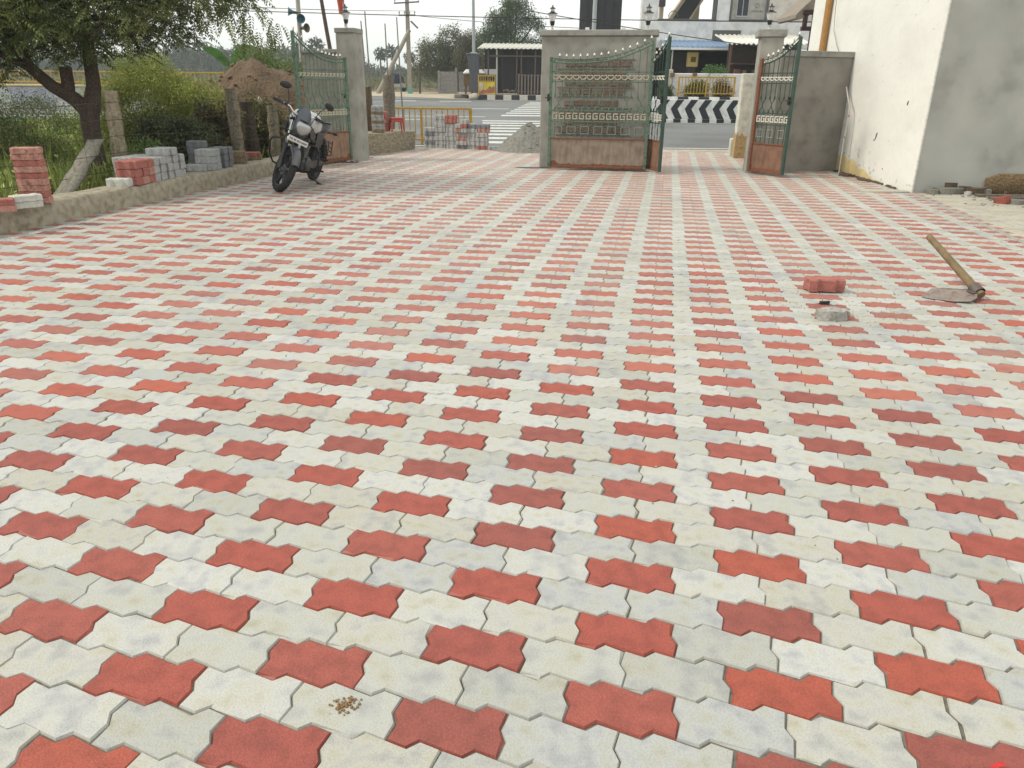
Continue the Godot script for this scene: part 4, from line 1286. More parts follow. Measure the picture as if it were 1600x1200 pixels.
func far_side():
	var cement = pillar_mat()
	var g = func(x, z): return Vector3(x, ground(z) - .02, z)
	# ---- just outside the gate
	var n = noise3(61, 1.0, 4)
	var st = begin()
	var ring = []
	for p in [[-2.72, -14.75], [-2.5, -15.2], [-2.3, -15.7], [-2.07, -16.2], [-2.2, -16.45], [-2.6, -16.5], [-3.0, -16.2], [-3.4, -15.6], [-3.7, -15.0], [-3.4, -14.6], [-3.0, -14.5]]: ring.append(Vector3(p[0], 0, p[1]))
	rough_slab(st, ring, -.05, .37, 0, n, .05)
	tag(obj("rubble_ledge", st, M("ledge_rubble", lin(.42, .38, .30), .95, {"t": "plaster", "s": 1.2, "t2": "soil", "s2": 2.0, "b": "lumps", "bs": 3.0})), "rough broken cement ledge outside the gate, carrying a paver stack and a red stool", "ledge")
	railing("railing", "yellow roadside railing just outside the main gateway", Vector3(-4.3, .03, -17.45), Vector3(-.94, .03, -17.45), .76, .116, 1.12)
	# grey heap of quarry sand
	st = begin()
	smooth(st)
	var N = 40
	var Hh = func(x, z):
		var d = Vector2(x / .74, z / .66).length()
		var y = .60 * maxf(0, 1.0 - pow(d, 1.05)) + .20 * maxf(0, 1.0 - Vector2((x - .62) / .5, (z + .1) / .5).length())
		return y + (n.get_noise_2d(x * 4.0, z * 4.0) * .05 + n.get_noise_2d(x * 15.0, z * 15.0) * .018) * clampf(y * 6.0, 0, 1) - .012
	for i in N:
		for k in N:
			var q = []
			for e in [[0, 1], [1, 1], [1, 0], [0, 0]]:
				var x = lerpf(-1.0, 1.3, (i + e[0]) / float(N)); var z = lerpf(-.85, .85, (k + e[1]) / float(N))
				q.append(Vector3(x, Hh.call(x, z), z))
			quad(st, q[0], q[1], q[2], q[3])
	var sh = thing("sand_heap", "grey heap of quarry sand beside the middle wall, before the zebra crossing", "heap", Vector3(.30, 0, -16.15))
	obj("sand", st, M("grey_sand", lin(.35, .36, .35), .97, {"t": "grit", "s": 2.5, "t2": "soil", "s2": 1.0, "b": "lumps", "bs": 1.6}), sh)
	st = begin()
	for i in 60:
		var x = R(-.7, .6); var z = R(-.1, .6)
		var y = Hh.call(x, z)
		if y < .03: continue
		var s = R(.008, .03)
		ball(st, Vector3(x, y, z), Vector3(s, s * .7, s), 5, Basis(), n, .5, 30.0)
	tag(obj("lump", st, M("sand_lump", lin(.18, .18, .17), .95), sh), "", "", "", "stuff")
	var granite = M("granite_grey", lin(.21, .195, .165), .93, {"t": "soil", "s": 1.6, "b": "lumps", "bs": .8})
	stone_post("gate_stone", "tall grey granite post outside the left pillar, before the railing", "post", Vector3(-2.68, 0, -16.75), Vector3(-2.63, 1.43, -16.75), .14, .125, granite)
	stone_post("gate_stump", "split brown wooden post beside the left pillar", "post", Vector3(-2.98, .2, -15.95), Vector3(-2.93, 1.2, -15.95), .085, .075, M("split_wood", lin(.20, .15, .095), .93, {"t": "bark", "s": Vector3(6, 1, 6)}))
	# red stool
	var so = thing("red_stool", "small red plastic stool on the rubble ledge", "stool", Vector3(-2.36, .375, -15.75), .35)
	var red = M("stool_red", lin(.42, .075, .06), .45)
	st = begin()
	box(st, Vector3(0, .25, 0), Vector3(.24, .035, .24), .012)
	box(st, Vector3(0, .205, .112), Vector3(.22, .05, .012), .004); box(st, Vector3(0, .205, -.112), Vector3(.22, .05, .012), .004)
	box(st, Vector3(.112, .205, 0), Vector3(.012, .05, .20), .004); box(st, Vector3(-.112, .205, 0), Vector3(.012, .05, .20), .004)
	obj("seat", st, red, so)
	for sx in [-1, 1]:
		for sz in [-1, 1]:
			st = begin()
			tube(st, [Vector3(sx * .105, .22, sz * .105), Vector3(sx * .125, 0, sz * .125)], [.02, .016], 6)
			obj("leg", st, red, so)
	# thin rods standing along the railing
	var rodm = M("rod_grey", lin(.20, .19, .165), .7)
	for e in [[-3.47, -18.5, 2.57, .02, "thin grey rod rising right behind the left gate pillar"], [-3.46, -19.0, 2.8, .03, "tallest thin pale rod, between the left gate pillar and the granite post"], [-2.98, -18.8, 2.54, .05, "thin leaning rod rising behind the granite post"], [-2.88, -20.0, 2.75, .03, "thin rod between the granite post and the concrete utility pole"]]:
		var r = thing("bamboo_rod", e[4], "rod", Vector3(e[0] + .06, ground(e[1]) - .03, e[1]), 0.0, "thin rods along the roadside")
		obj("shaft", tube(begin(), [Vector3.ZERO, Vector3(-e[3], 1.3, 0), Vector3(-.06, e[2], 0)], [.022, .019, .014], 6), rodm, r)
	# loudspeaker pole
	var lp = thing("loudspeaker_pole", "pale pole carrying two blue horn loudspeakers above the green gate leaf", "pole", Vector3(-6.62, ground(-25) - .05, -25))
	obj("shaft", tube(begin(), [Vector3(0, 0, 0), Vector3(.10, 4.8, 0)], [.075, .06], 10), M("pole_pale", lin(.42, .40, .34), .7, {"t": "streak", "s": Vector3(2, .3, 2)}), lp)
	for e in [[Vector3(.0, 3.18, .1), Vector3(-1, .12, .35), "horn_blue", lin(.05, .13, .18)], [Vector3(.10, 3.02, .12), Vector3(.55, -.12, 1), "horn_blue", lin(.05, .13, .18)], [Vector3(.14, 2.76, .06), Vector3(.9, 0, .55), "horn_brown", lin(.13, .10, .06)]]:
		st = begin()
		var d = e[1].normalized()
		var bs = Basis(Quaternion(Vector3.UP, d))
		lathe(st, [[0, -.04], [.04, -.04], [.045, .06], [.05, .08], [.075, .14], [.12, .20], [.13, .21], [.11, .195], [.05, .10], [0, .09]], 16, Transform3D(bs, e[0]))
		obj("horn", st, M(e[2], e[3], .45), lp)
	# leaning bare palm trunk
	var lt = thing("leaning_pole", "dark leaning pole beyond the green gate leaf", "pole", Vector3(-6.55, ground(-30) - .05, -30))
	obj("shaft", tube(begin(), [Vector3.ZERO, Vector3(-.18, 1.6, 0), Vector3(-.34, 2.9, 0), Vector3(-.46, 4.0, 0), Vector3(-.62, 5.2, 0)], [.085, .08, .072, .066, .06], 8), M("bark_brown", Color.WHITE), lt)
	# flag
	var fl = thing("flag", "drooping orange-red flag on a thin staff above the left pillar", "flag", Vector3(-4.98, ground(-24), -24))
	obj("staff", tube(begin(), [Vector3.ZERO, Vector3(.02, 4.6, 0)], .018, 6), M("rod_grey", Color.WHITE), fl)
	st = begin()
	var rows = []
	for i in 12:
		var t = i / 11.0
		var r = []
		for k in 9:
			var u = k / 8.0
			r.append(Vector3(.02 - u * (.28 - .08 * t) + sin(t * 5.0 + u * 3.0) * .03, 4.45 - t * 1.45 - u * .22 * (1 - t) + u * u * .08, sin(u * 9.0 + t * 3.0) * .05))
		rows.append(r)
	smooth(st)
	loft(st, rows, false, false, false)
	obj("cloth", st, M("flag_cloth", lin(.50, .12, .075), .8, {"two": true, "back": Color(.5, .15, .1)}), fl)
	# overhead cables
	var cab = M("cable_black", lin(.03, .03, .03), .7)
	for e in [["black cable crossing above the gate from left to right", Vector3(-14, 3.05, -20), Vector3(9, 2.75, -20), .10, .010], ["black cable sagging down to the right across the white house front", Vector3(.3, 2.93, -20), Vector3(8, 2.0, -20.2), .05, .010], ["service cable from the utility pole over the hut", Vector3(-8.2, 6.4, -66), Vector3(22, 4.6, -50), .5, .020]]:
		var pts = []
		for i in 17:
			var t = i / 16.0
			pts.append(e[1].lerp(e[2], t) - Vector3(0, e[3] * 4.0 * t * (1 - t), 0))
		tag(obj("overhead_cable", tube(begin(), pts, e[4], 5), cab), e[0], "cable")
	# ---- utility pole
	var up = thing("utility_pole", "concrete utility pole with two steel cross-arms across the road", "pole", g.call(-8.72, -66.0))
	st = begin()
	box(st, Vector3(.08, 4.6, 0), Vector3(.36, 9.2, .26), .02, Basis(Vector3.BACK, -.004), .72)
	obj("shaft", st, M("pole_concrete", lin(.33, .30, .25), .9, {"t": "plaster", "s": .4}), up)
	var steel = M("steel_dark", lin(.09, .09, .09), .6)
	for e in [[6.72, 1.0, .06], [5.82, .66, .02]]:
		st = begin()
		box(st, Vector3(.08, e[0], .18), Vector3(e[1] * 2, .10, .09), .01, Basis(Vector3.BACK, e[2]))
		obj("cross_arm", st, steel, up)
		for k in ([-1, 1] if e[1] > .9 else [-1, -.33, .33, 1]):
			st = begin()
			lathe(st, [[0, 0], [.03, 0], [.03, .08], [.06, .10], [.055, .2], [.02, .24], [0, .24]], 8, Transform3D(Basis(), Vector3(.08 + k * e[1] * .93, e[0] + .05 + k * e[1] * e[2], .18)))
			obj("insulator", st, M("insulator", lin(.4, .36, .3), .4), up)
	st = begin()
	box(st, Vector3(.62, 5.15, .1), Vector3(.75, .12, .2), .02, Basis(Vector3.BACK, -.75))
	obj("street_light_arm", st, steel, up)
	obj("painted_foot", bx(-.12, .30, 0, .42, .132, .16, .01), M("paint_teal", lin(.12, .36, .28), .6), up)
	var sp = thing("stay_pole", "leaning concrete stay pole propped against the utility pole", "pole", g.call(-11.2, -65.4))
	obj("shaft", tube(begin(), [Vector3(0, 0, 0), Vector3(2.75, 4.75, -.1)], [.19, .15], 8), M("pole_concrete", Color.WHITE), sp)
	var tp = thing("bare_post", "short dark post beside the foot of the utility pole", "post", g.call(-7.9, -66.5))
	obj("shaft", tube(begin(), [Vector3.ZERO, Vector3(.02, 2.3, 0)], [.10, .08], 8), M("bark_brown", Color.WHITE), tp)
	for e in [[7.30, -.9, -.9, "power line from the left end of the upper cross-arm"], [7.40, .9, .6, "power line from the right end of the upper cross-arm"], [6.40, -.6, -.6, "power line from the left end of the lower cross-arm"], [6.40, .1, .1, "power line from the middle of the lower cross-arm"], [6.40, .6, .6, "power line from the right end of the lower cross-arm"]]:
		var pts = []
		for i in 13:
			var t = i / 12.0
			pts.append(Vector3(-8.64 + e[1] - t * 46.0, e[0] + .3 - 4.0 * t * (1 - t) * 1.1 + t * 2.6, -65.8 - e[2] * t * 3.0 + t * 16.0))
		tag(obj("power_line", tube(begin(), pts, .012, 4), M("wire_grey", Color.WHITE)), e[3], "cable", "power lines from the utility pole")
	# ---- parked three-wheeler
	var az = thing("three_wheeler", "small three-wheeled carrier with a dark blue hood parked past the road", "vehicle", g.call(-11.0, -73.0), .3)
	st = begin()
	box(st, Vector3(-.1, 1.12, 0), Vector3(1.5, .85, 1.25), .12)
	obj("hood", st, M("hood_blue", lin(.012, .018, .06), .5), az)
	st = begin()
	box(st, Vector3(-.1, .50, 0), Vector3(1.6, .36, 1.2), .06)
	box(st, Vector3(.78, .52, 0), Vector3(.45, .42, 1.0), .1)
	obj("body", st, M("body_pale", lin(.42, .46, .40), .4), az)
	st = begin()
	box(st, Vector3(.80, .98, 0), Vector3(.06, .62, 1.0), .02, Basis(Vector3.BACK, .25))
	obj("windscreen", st, M("glass_dark", lin(.03, .035, .04), .1), az)
	for e in [[-.55, .56], [-.55, -.56], [.85, 0]]:
		st = begin()
		torus(st, .17, .07, 18, 8, Transform3D(Basis(Vector3.UP, PI / 2), Vector3(e[0], .24, e[1])))
		lathe(st, [[0, -.03], [.12, -.03], [.12, .03], [0, .03]], 12, Transform3D(Basis(Vector3.RIGHT, PI / 2), Vector3(e[0], .24, e[1])))
		obj("wheel", st, M("tyre_black", lin(.02, .02, .02), .8), az)
	# ---- precast compound wall
	var cw = thing("compound_wall", "grey precast plank wall left of the hut across the road", "wall", g.call(-6.35, -67.0), 0)
	var pc = M("precast", lin(.27, .255, .245), .9, {"t": "mottle", "s": .6})
	for e in [[0, 1.36, 5], [1.56, 3.6, 5]]:
		for k in e[2]:
			obj("plank", bx(e[0] + .08, e[1], k * .345, k * .345 + .335, -.03 - .004 * k, .03, .01), pc, cw)
	for x in [0.02, 1.46, 3.66]: obj("post", bx(x - .10, x + .10, 0, 1.78 if x < 1.0 else 2.0, -.10, .10, .02), pc, cw)
	# ---- island with its painted kerb, hut, barricade, boxed lamp pole
	var island = thing("traffic_island", "", "")
	tag(island, "", "", "", "structure")
	obj("paved_top", sheet([[-2.25, -51.35], [9, -51.35], [9, -60], [-4.4, -60], [-3.6, -53.2]], .26), M("island_top", lin(.33, .30, .24), .95, {"t": "soil", "s": .5}), island)
	var kb = M("kerb_black", lin(.018, .02, .03), .7); var kw = M("kerb_white", lin(.58, .58, .55), .75, {"t": "mottle", "s": 1.0})
	for k in 16:
		var x = -2.30 + k * .52
		obj("kerb_stone", bx(x + .004, x + .516, ground(-51) - .05, ground(-51) + .29, -51.3, -51.05, .015), kb if k % 2 == 0 else kw, island)
	st = begin()
	ball(st, Vector3(-2.62, ground(-51.2) + .12, -51.3), Vector3(.34, .26, .3), 12, Basis(), n, .25, 4.0)
	tag(obj("pale_boulder", st, M("boulder_pale", lin(.48, .46, .41), .9, {"t": "soil", "s": 1.0})), "pale boulder at the rounded end of the black and white kerb", "boulder")
	st = begin()
	box(st, Vector3(-3.6, ground(-53) + .12, -53.6), Vector3(.95, .26, .5), .05)
	tag(obj("concrete_plinth", st, M("concrete_dark", lin(.20, .195, .18), .9, {"t": "mottle", "s": 1.0})), "dark concrete plinth left of the pale boulder", "plinth")
	# boxed foot of the lamp pole
	var iy = ground(-52) + .26
	var bxm = thing("pillar_box", "dark grey tapering box pillar around the foot of the lamp pole", "pillar", Vector3(-2.68, iy - .1, -53.0))
	st = begin()
	box(st, Vector3(0, 1.30, 0), Vector3(.46, 2.5, .40), .02, Basis(Vector3.BACK, .055), 1.65)
	obj("box", st, M("panel_slate", lin(.09, .09, .11), .6, {"t": "mottle", "s": .8}), bxm)
	st = begin()
	box(st, Vector3(-.07, 2.58, 0), Vector3(.86, .05, .72), .01)
	obj("lid", st, M("precast", Color.WHITE), bxm)
	var lpole = thing("street_lamp_pole", "slim grey street lamp pole rising out of the dark box pillar", "pole", Vector3(-2.70, iy + 2.50, -53.0))
	obj("shaft", tube(begin(), [Vector3.ZERO, Vector3(-.02, 6.0, 0)], [.105, .08], 10), M("galvanised", lin(.36, .39, .40), .5, {"metal": .2}), lpole)
	obj("flange", bx(-.2, .2, 0.0, .08, -.2, .2, .02), M("galvanised", Color.WHITE), lpole)
	# brown stall with a white cover
	var stl = thing("wooden_stall", "small brown wooden stall under a white cover behind the dark box pillar", "stall", Vector3(-2.75, iy - .28, -54.5))
	st = begin()
	box(st, Vector3(0, 1.70, 0), Vector3(1.5, .30, 1.0), .08, Basis(), .82)
	obj("cover", st, M("cover_white", lin(.75, .75, .74), .7), stl)
	obj("box", bx(-.72, .72, .85, 1.55, -.4, .4, .02), M("stall_wood", lin(.27, .16, .06), .8, {"t": "bark", "s": Vector3(.8, 4, .8)}), stl)
	for e in [[-.6, -.3], [.6, -.3], [-.6, .3], [.6, .3], [-.2, .3]]: obj("leg", bx(e[0] - .05, e[0] + .05, .05, .85, e[1] - .05, e[1] + .05), M("stall_wood", Color.WHITE), stl)
	# barricade with a printed sheet
	var bc = thing("barricade", "yellow steel barricade with a crumpled printed sheet, in front of the hut", "barricade", Vector3(-2.38, iy - .02, -51.75))
	var by = M("barricade_yellow", lin(.55, .37, .03), .5, {"t": "mottle", "s": 1.0})
	for x in [.03, 1.09]: obj("upright", bx(x - .03, x + .03, 0, 1.22, -.03, .03, .008), by, bc)
	obj("rail", bx(.062, 1.058, 1.14, 1.2, -.026, .026, .008), by, bc)
	obj("rail", bx(.062, 1.058, .82, .87, -.026, .026, .008), by, bc)
	for k in 6: obj("baluster", bx(.16 + k * .15, .19 + k * .15, .872, 1.138, -.012, .012), by, bc)
	st = begin()
	var rr = []
	for i in 9:
		var r = []
		for k in 9:
			var u = k / 8.0; var t = i / 8.0
			r.append(Vector3(.06 + u * 1.0, .80 - t * .74, .035 + sin(u * 7.0 + t * 4.0) * .018))
		rr.append(r)
	loft(st, rr, false, false, false)
	var pm = StandardMaterial3D.new()
	pm.resource_name = "printed_sheet"
	pm.roughness = .6
	pm.cull_mode = BaseMaterial3D.CULL_DISABLED
	var im = Image.create(64, 64, false, Image.FORMAT_RGB8)
	im.fill(Color(.80, .72, .22))
	for y in 64:
		for x in 64:
			if y > 40 - x * .35 + sin(x * .3) * 3.0 and y < 58 - x * .2: im.set_pixel(x, y, Color(.62, .36, .30))
			elif Vector2(x - 44, y - 22).length() < 6: im.set_pixel(x, y, Color(.20, .42, .14))
			elif x < 16 and y < 34: im.set_pixel(x, y, Color(.78, .76, .66))
	pm.albedo_texture = ImageTexture.create_from_image(im)
	pm.uv1_triplanar = true
	pm.uv1_scale = Vector3(1.0, 1.25, 1.0)
	pm.uv1_offset = Vector3(-.06, .06, 0)
	obj("printed_sheet", st, pm, bc)
	# hut
	var hz = -54.5
	var hy = ground(hz) + .2
	var hut = thing("roadside_hut", "open roadside hut with a pale sheet roof and dark plank walls", "hut", Vector3(0, hy, hz))
	var hw = M("hut_dark", lin(.045, .038, .042), .9, {"t": "bark", "s": Vector3(.6, 4, .6)})
	var hp = M("hut_post", lin(.19, .145, .125), .85, {"t": "bark", "s": Vector3(3, .8, 3)})
	st = begin()
	rows = []
	for i in 80:
		var x = -2.5 + i * .08
		var y = sin(x * TAU / .30) * .03
		rows.append([Vector3(x, 2.86 + y + n.get_noise_1d(x * 20.0) * .03, 1.35), Vector3(x + .3, 3.28 + y, -1.2), Vector3(x + .3, 3.25 + y, -1.2), Vector3(x, 2.83 + y + n.get_noise_1d(x * 20.0) * .03, 1.35)])
	loft(st, rows, true, true, true)
	obj("roof_sheet", st, M("roof_pale", lin(.60, .60, .53), .7, {"t": "streak", "s": .7}), hut)
	for e in [[-1.78, "hut_post"], [-1.22, "post_white"], [-.86, "hut_dark"], [.10, "hut_post"], [.40, "hut_post"], [1.32, "hut_post"], [2.6, "hut_post"]]:
		obj("post", bx(e[0] - .05, e[0] + .05, -.05, 2.82, .92, 1.02, .01), M("post_white", lin(.55, .54, .50), .8) if e[1] == "post_white" else (hw if e[1] == "hut_dark" else hp), hut)
	obj("beam", bx(-1.7, 3.4, 2.36, 2.46, 1.025, 1.09, .01), hp, hut)
	for e in [[-.80, .05], [.46, 1.27], [1.38, 2.55]]:
		var w = (e[1] - e[0]) / 4.0
		for k in 4: obj("wall_plank", bx(e[0] + k * w + .006, e[0] + (k + 1) * w - .006, .0, 2.3, .60 - .012 * (k % 2), .64, .006), hw, hut)
	obj("back_wall", bx(-2.1, 3.6, 0, 3.0, -1.15, -1.05), hw, hut)
	obj("signboard", bx(-2.1, -1.26, 1.28, 1.62, .2, .25, .01), M("cover_white", Color.WHITE), hut)
	obj("bench_slab", bx(-1.6, .15, -.03, .14, 1.1, 1.6, .02), M("island_slab", lin(.40, .36, .29), .9, {"t": "mottle", "s": 1.0}), hut)
	obj("fence_rail", bx(.18, 3.4, 1.22, 1.30, 1.31, 1.36, .01), hp, hut)
	obj("fence_rail", bx(.18, 3.4, .22, .29, 1.31, 1.36, .01), hp, hut)
	var pale = M("picket_pale", lin(.33, .27, .235), .85, {"t": "bark", "s": Vector3(3, .8, 3)})
	for k in 16: obj("picket", bx(.20 + k * .21, .29 + k * .21, .02, 1.28 + (.07 if k == 0 else 0.0), 1.362, 1.395, .006), pale, hut)
	for k in 9:
		st = begin()
		ball(st, Vector3(-.75 + k * .11, .20 + R(0, .12), .8), Vector3(R(.06, .11), R(.06, .12), .08), 7, Basis(), n, .3, 8.0)
		obj("bundle", st, M("bundle_%d" % (k % 3), [lin(.24, .20, .16), lin(.14, .11, .09), lin(.3, .22, .16)][k % 3], .9), hut)
	# ---- trees across the road
	var big = leaf_clump(40, .55, .17, .085, .15)
	var fm = M("far_leaf", Color.WHITE, .6, {"tint": true, "two": true, "back": Color(.2, .3, .1)})
	far_tree("roadside_tree", "broad brownish-green tree right of the utility pole", "tree", g.call(-6.2, -69), 1.8, [[Vector3(-.8, 3.0, 0), Vector3(1.7, 1.5, 1.5)], [Vector3(.9, 3.6, 0), Vector3(1.5, 1.6, 1.4)], [Vector3(-1.6, 2.0, 0), Vector3(1.1, .9, 1.2)], [Vector3(2.1, 2.5, 0), Vector3(1.4, 1.7, 1.3)], [Vector3(.4, 1.7, .3), Vector3(2.0, .8, 1.2)]], 900, big, fm, Color(.055, .064, .03), Color(.16, .16, .07), .6, 1.1, 201)
	far_tree("roadside_tree", "brown-tinged tree crowding the left side of the lamp pole", "tree", g.call(-3.7, -67), 1.6, [[Vector3(0, 3.5, 0), Vector3(1.0, 1.3, 1.0)], [Vector3(.3, 2.2, 0), Vector3(1.3, 1.2, 1.1)], [Vector3(-.6, 2.6, 0), Vector3(.9, 1.0, 1.0)]], 460, big, fm, Color(.07, .066, .036), Color(.17, .15, .08), .55, 1.0, 202)
	far_tree("roadside_tree", "tall deep green tree standing over the hut roof", "tree", g.call(-.2, -64), 3.0, [[Vector3(-.9, 5.2, 0), Vector3(1.3, .9, 1.2)], [Vector3(.3, 6.0, 0), Vector3(1.2, 1.0, 1.2)], [Vector3(1.6, 5.1, 0), Vector3(.8, .75, .9)], [Vector3(-1.6, 4.0, 0), Vector3(1.3, .9, 1.1)], [Vector3(.4, 4.2, 0), Vector3(1.4, 1.0, 1.2)], [Vector3(2.0, 3.6, 0), Vector3(.9, .6, .9)], [Vector3(-.4, 7.0, 0), Vector3(.6, .5, .6)]], 780, big, fm, Color(.035, .064, .026), Color(.10, .155, .052), .55, 1.0, 203)
	far_tree("roadside_tree", "low dark tree behind the precast plank wall", "tree", g.call(-5.4, -74), 1.0, [[Vector3(0, 1.8, 0), Vector3(2.4, 1.2, 1.5)], [Vector3(3.2, 1.6, 0), Vector3(2.4, 1.2, 1.5)]], 620, big, fm, Color(.035, .05, .024), Color(.09, .12, .045), .6, 1.0, 204)
	# palmyra and coconut palms, far away
	var fan = leaf_clump(150, 1.25, .95, .50, .0)
	var ptr = M("palm_trunk", lin(.10, .09, .075), .95)
	var proto = null
	for e in [[-26.6, -160, 7.0, 1.0, "left one of the twin palmyra palms beyond the road"], [-24.2, -160, 7.4, .95, "right one of the twin palmyra palms beyond the road"], [-21.6, -165, 6.6, 1.05, "palmyra palm just left of the utility pole"], [-36.5, -150, 7.9, .95, "palmyra palm seen just left of the left gate pillar"], [-40.3, -150, 7.4, .75, "small palmyra palm above the left gate leaf"]]:
		if proto == null:
			proto = thing("palmyra_palm", e[4], "palm tree", Vector3(e[0], ground(e[1]) - .1, e[1]), 0.0, "palmyra palms beyond the road")
			obj("trunk", tube(begin(), [Vector3(0, -1, 0), Vector3(0, 3, 0), Vector3(0, 6.0, 0)], [.26, .2, .17], 8), ptr, proto)
			obj("crown", fan, M("palmyra_leaf", lin(.045, .062, .032), .6, {"two": true}), proto, Vector3(0, 5.9, 0))
			proto.scale = Vector3.ONE * (e[2] - ground(e[1])) / 6.0
		else:
			var r = dup(proto, Vector3(e[0], ground(e[1]) - .1, e[1]), R(0, 6), e[4])
			r.scale = Vector3(e[3], 1, e[3]) * (e[2] - ground(e[1])) / 6.0
	proto = null
	var cc = palm_crown(13, 2.6, 1.0, .9)
	for e in [[-67.0, 8.0, "leftmost coconut palm above the far tree line"], [-63.2, 7.4, "low coconut palm right of the leftmost one on the far tree line"], [-59.3, 8.4, "tallest coconut palm of the far tree line"], [-54.8, 7.2, "coconut palm between the tallest one and the banana plant"], [-50.6, 7.9, "coconut palm seen over the right banana leaf"]]:
		if proto == null:
			proto = thing("coconut_palm", e[2], "palm tree", Vector3(e[0], 1.4, -150), 0.0, "coconut palms on the far tree line")
			obj("trunk", tube(begin(), [Vector3(0, -1, 0), Vector3(.2, 3, 0), Vector3(0, 6.4, 0)], [.22, .17, .13], 7), ptr, proto)
			obj("crown", cc, M("coconut_leaf", lin(.055, .075, .035), .6, {"two": true}), proto, Vector3(0, 6.3, 0))
		else: dup(proto, Vector3(e[0], e[1] - 6.7, -150 - R(0, 8)), R(0, 6), e[2])
	# the far wood and the scrub in front of it
	var places = []; var tints = []
	var coarse = leaf_clump(34, .8, .55, .30, .1)
	var nn = noise3(301, .02, 3)
	for i in 5200:
		var x = R(-230, 160)
		var z = -175.0 - R(0, 60)
		var top = 4.2 + nn.get_noise_2d(x * 2.5, 0) * 2.6 + (1.8 if x < -42 and x > -85 else (-1.9 if x > -42 and x < -12 else 0.0))
		var s = R(1.3, 2.4)
		places.append(Transform3D(Basis.from_euler(Vector3(R(-.5, .5), R(0, 6), 0)).scaled(Vector3(s, s, s)), Vector3(x, ground(z) + R(0.0, 1.0) * top, z)))
		tints.append(Color(.03, .045, .024).lerp(Color(.08, .10, .045), rng.randf()))
	tag(copies("far_wood", coarse, fm, places, null, tints), "hazy belt of trees along the horizon", "wood")
	places = []; tints = []
	for i in 2600:
		var x = R(-75, -4.5)
		var z = -73.0 - pow(rng.randf(), 1.5) * 70.0
		if x > -9 and z > -78: z -= 6
		var s = R(.5, 1.3)
		places.append(Transform3D(Basis.from_euler(Vector3(R(-.5, .5), R(0, 6), 0)).scaled(Vector3(s, s * .8, s)), Vector3(x, ground(z) + R(-.1, 1.0) * (1.0 + .8 * nn.get_noise_2d(x * 6, z * 6)), z)))
		tints.append(Color(.10, .12, .045).lerp(Color(.22, .21, .10), rng.randf()))
	tag(copies("scrub", big, fm, places, null, tints), "pale green scrub on the land beyond the road", "scrub")
	for e in [[-31.0, -120, 6.0, 2.4, "low white shed among the scrub left of the twin palmyra palms"], [-9.5, -105, 5.0, 2.2, "low white shed in the scrub behind the utility pole foot"]]:
		var wd = thing("white_shed", e[4], "shed", g.call(e[0], e[1]))
		obj("wall", bx(0, e[2], -.3, e[3] * .7, -3, 0), M("shed_white", lin(.55, .55, .52), .8), wd)
		obj("roof", bx(-.3, e[2] + .3, e[3] * .7, e[3] * .7 + .3, -3.3, .4, .03), M("shed_roof", lin(.42, .42, .42), .7), wd)
	# hoarding behind the middle wall
	var hd = thing("hoarding", "tall dark ribbed back of a hoarding behind the middle wall", "hoarding", Vector3(3.08, ground(-40) - .1, -40))
	for k in 5:
		obj("sheet", bx(k * .405 + .004, k * .405 + .401, 0, 9.5, -.06 + .02 * (k % 2), .0 + .02 * (k % 2), .008), M("hoarding_dark", lin(.035, .033, .042), .6, {"t": "streak", "s": Vector3(1.2, .15, 1.2)}), hd)
	for k in 4: obj("rib", bx(k * .405 + .375, k * .405 + .435, 0, 9.5, .024, .08, .01), M("rib_dark", lin(.02, .02, .025), .6), hd)
	var lp2 = thing("street_lamp_pole", "grey street lamp pole in front of the dark hoarding", "pole", Vector3(3.66, ground(-38.5) - .1, -38.5))
	obj("shaft", tube(begin(), [Vector3.ZERO, Vector3(0, 4.5, 0), Vector3(.02, 9.5, 0)], [.12, .10, .08], 10), M("galvanised", Color.WHITE), lp2)
	median_and_house()

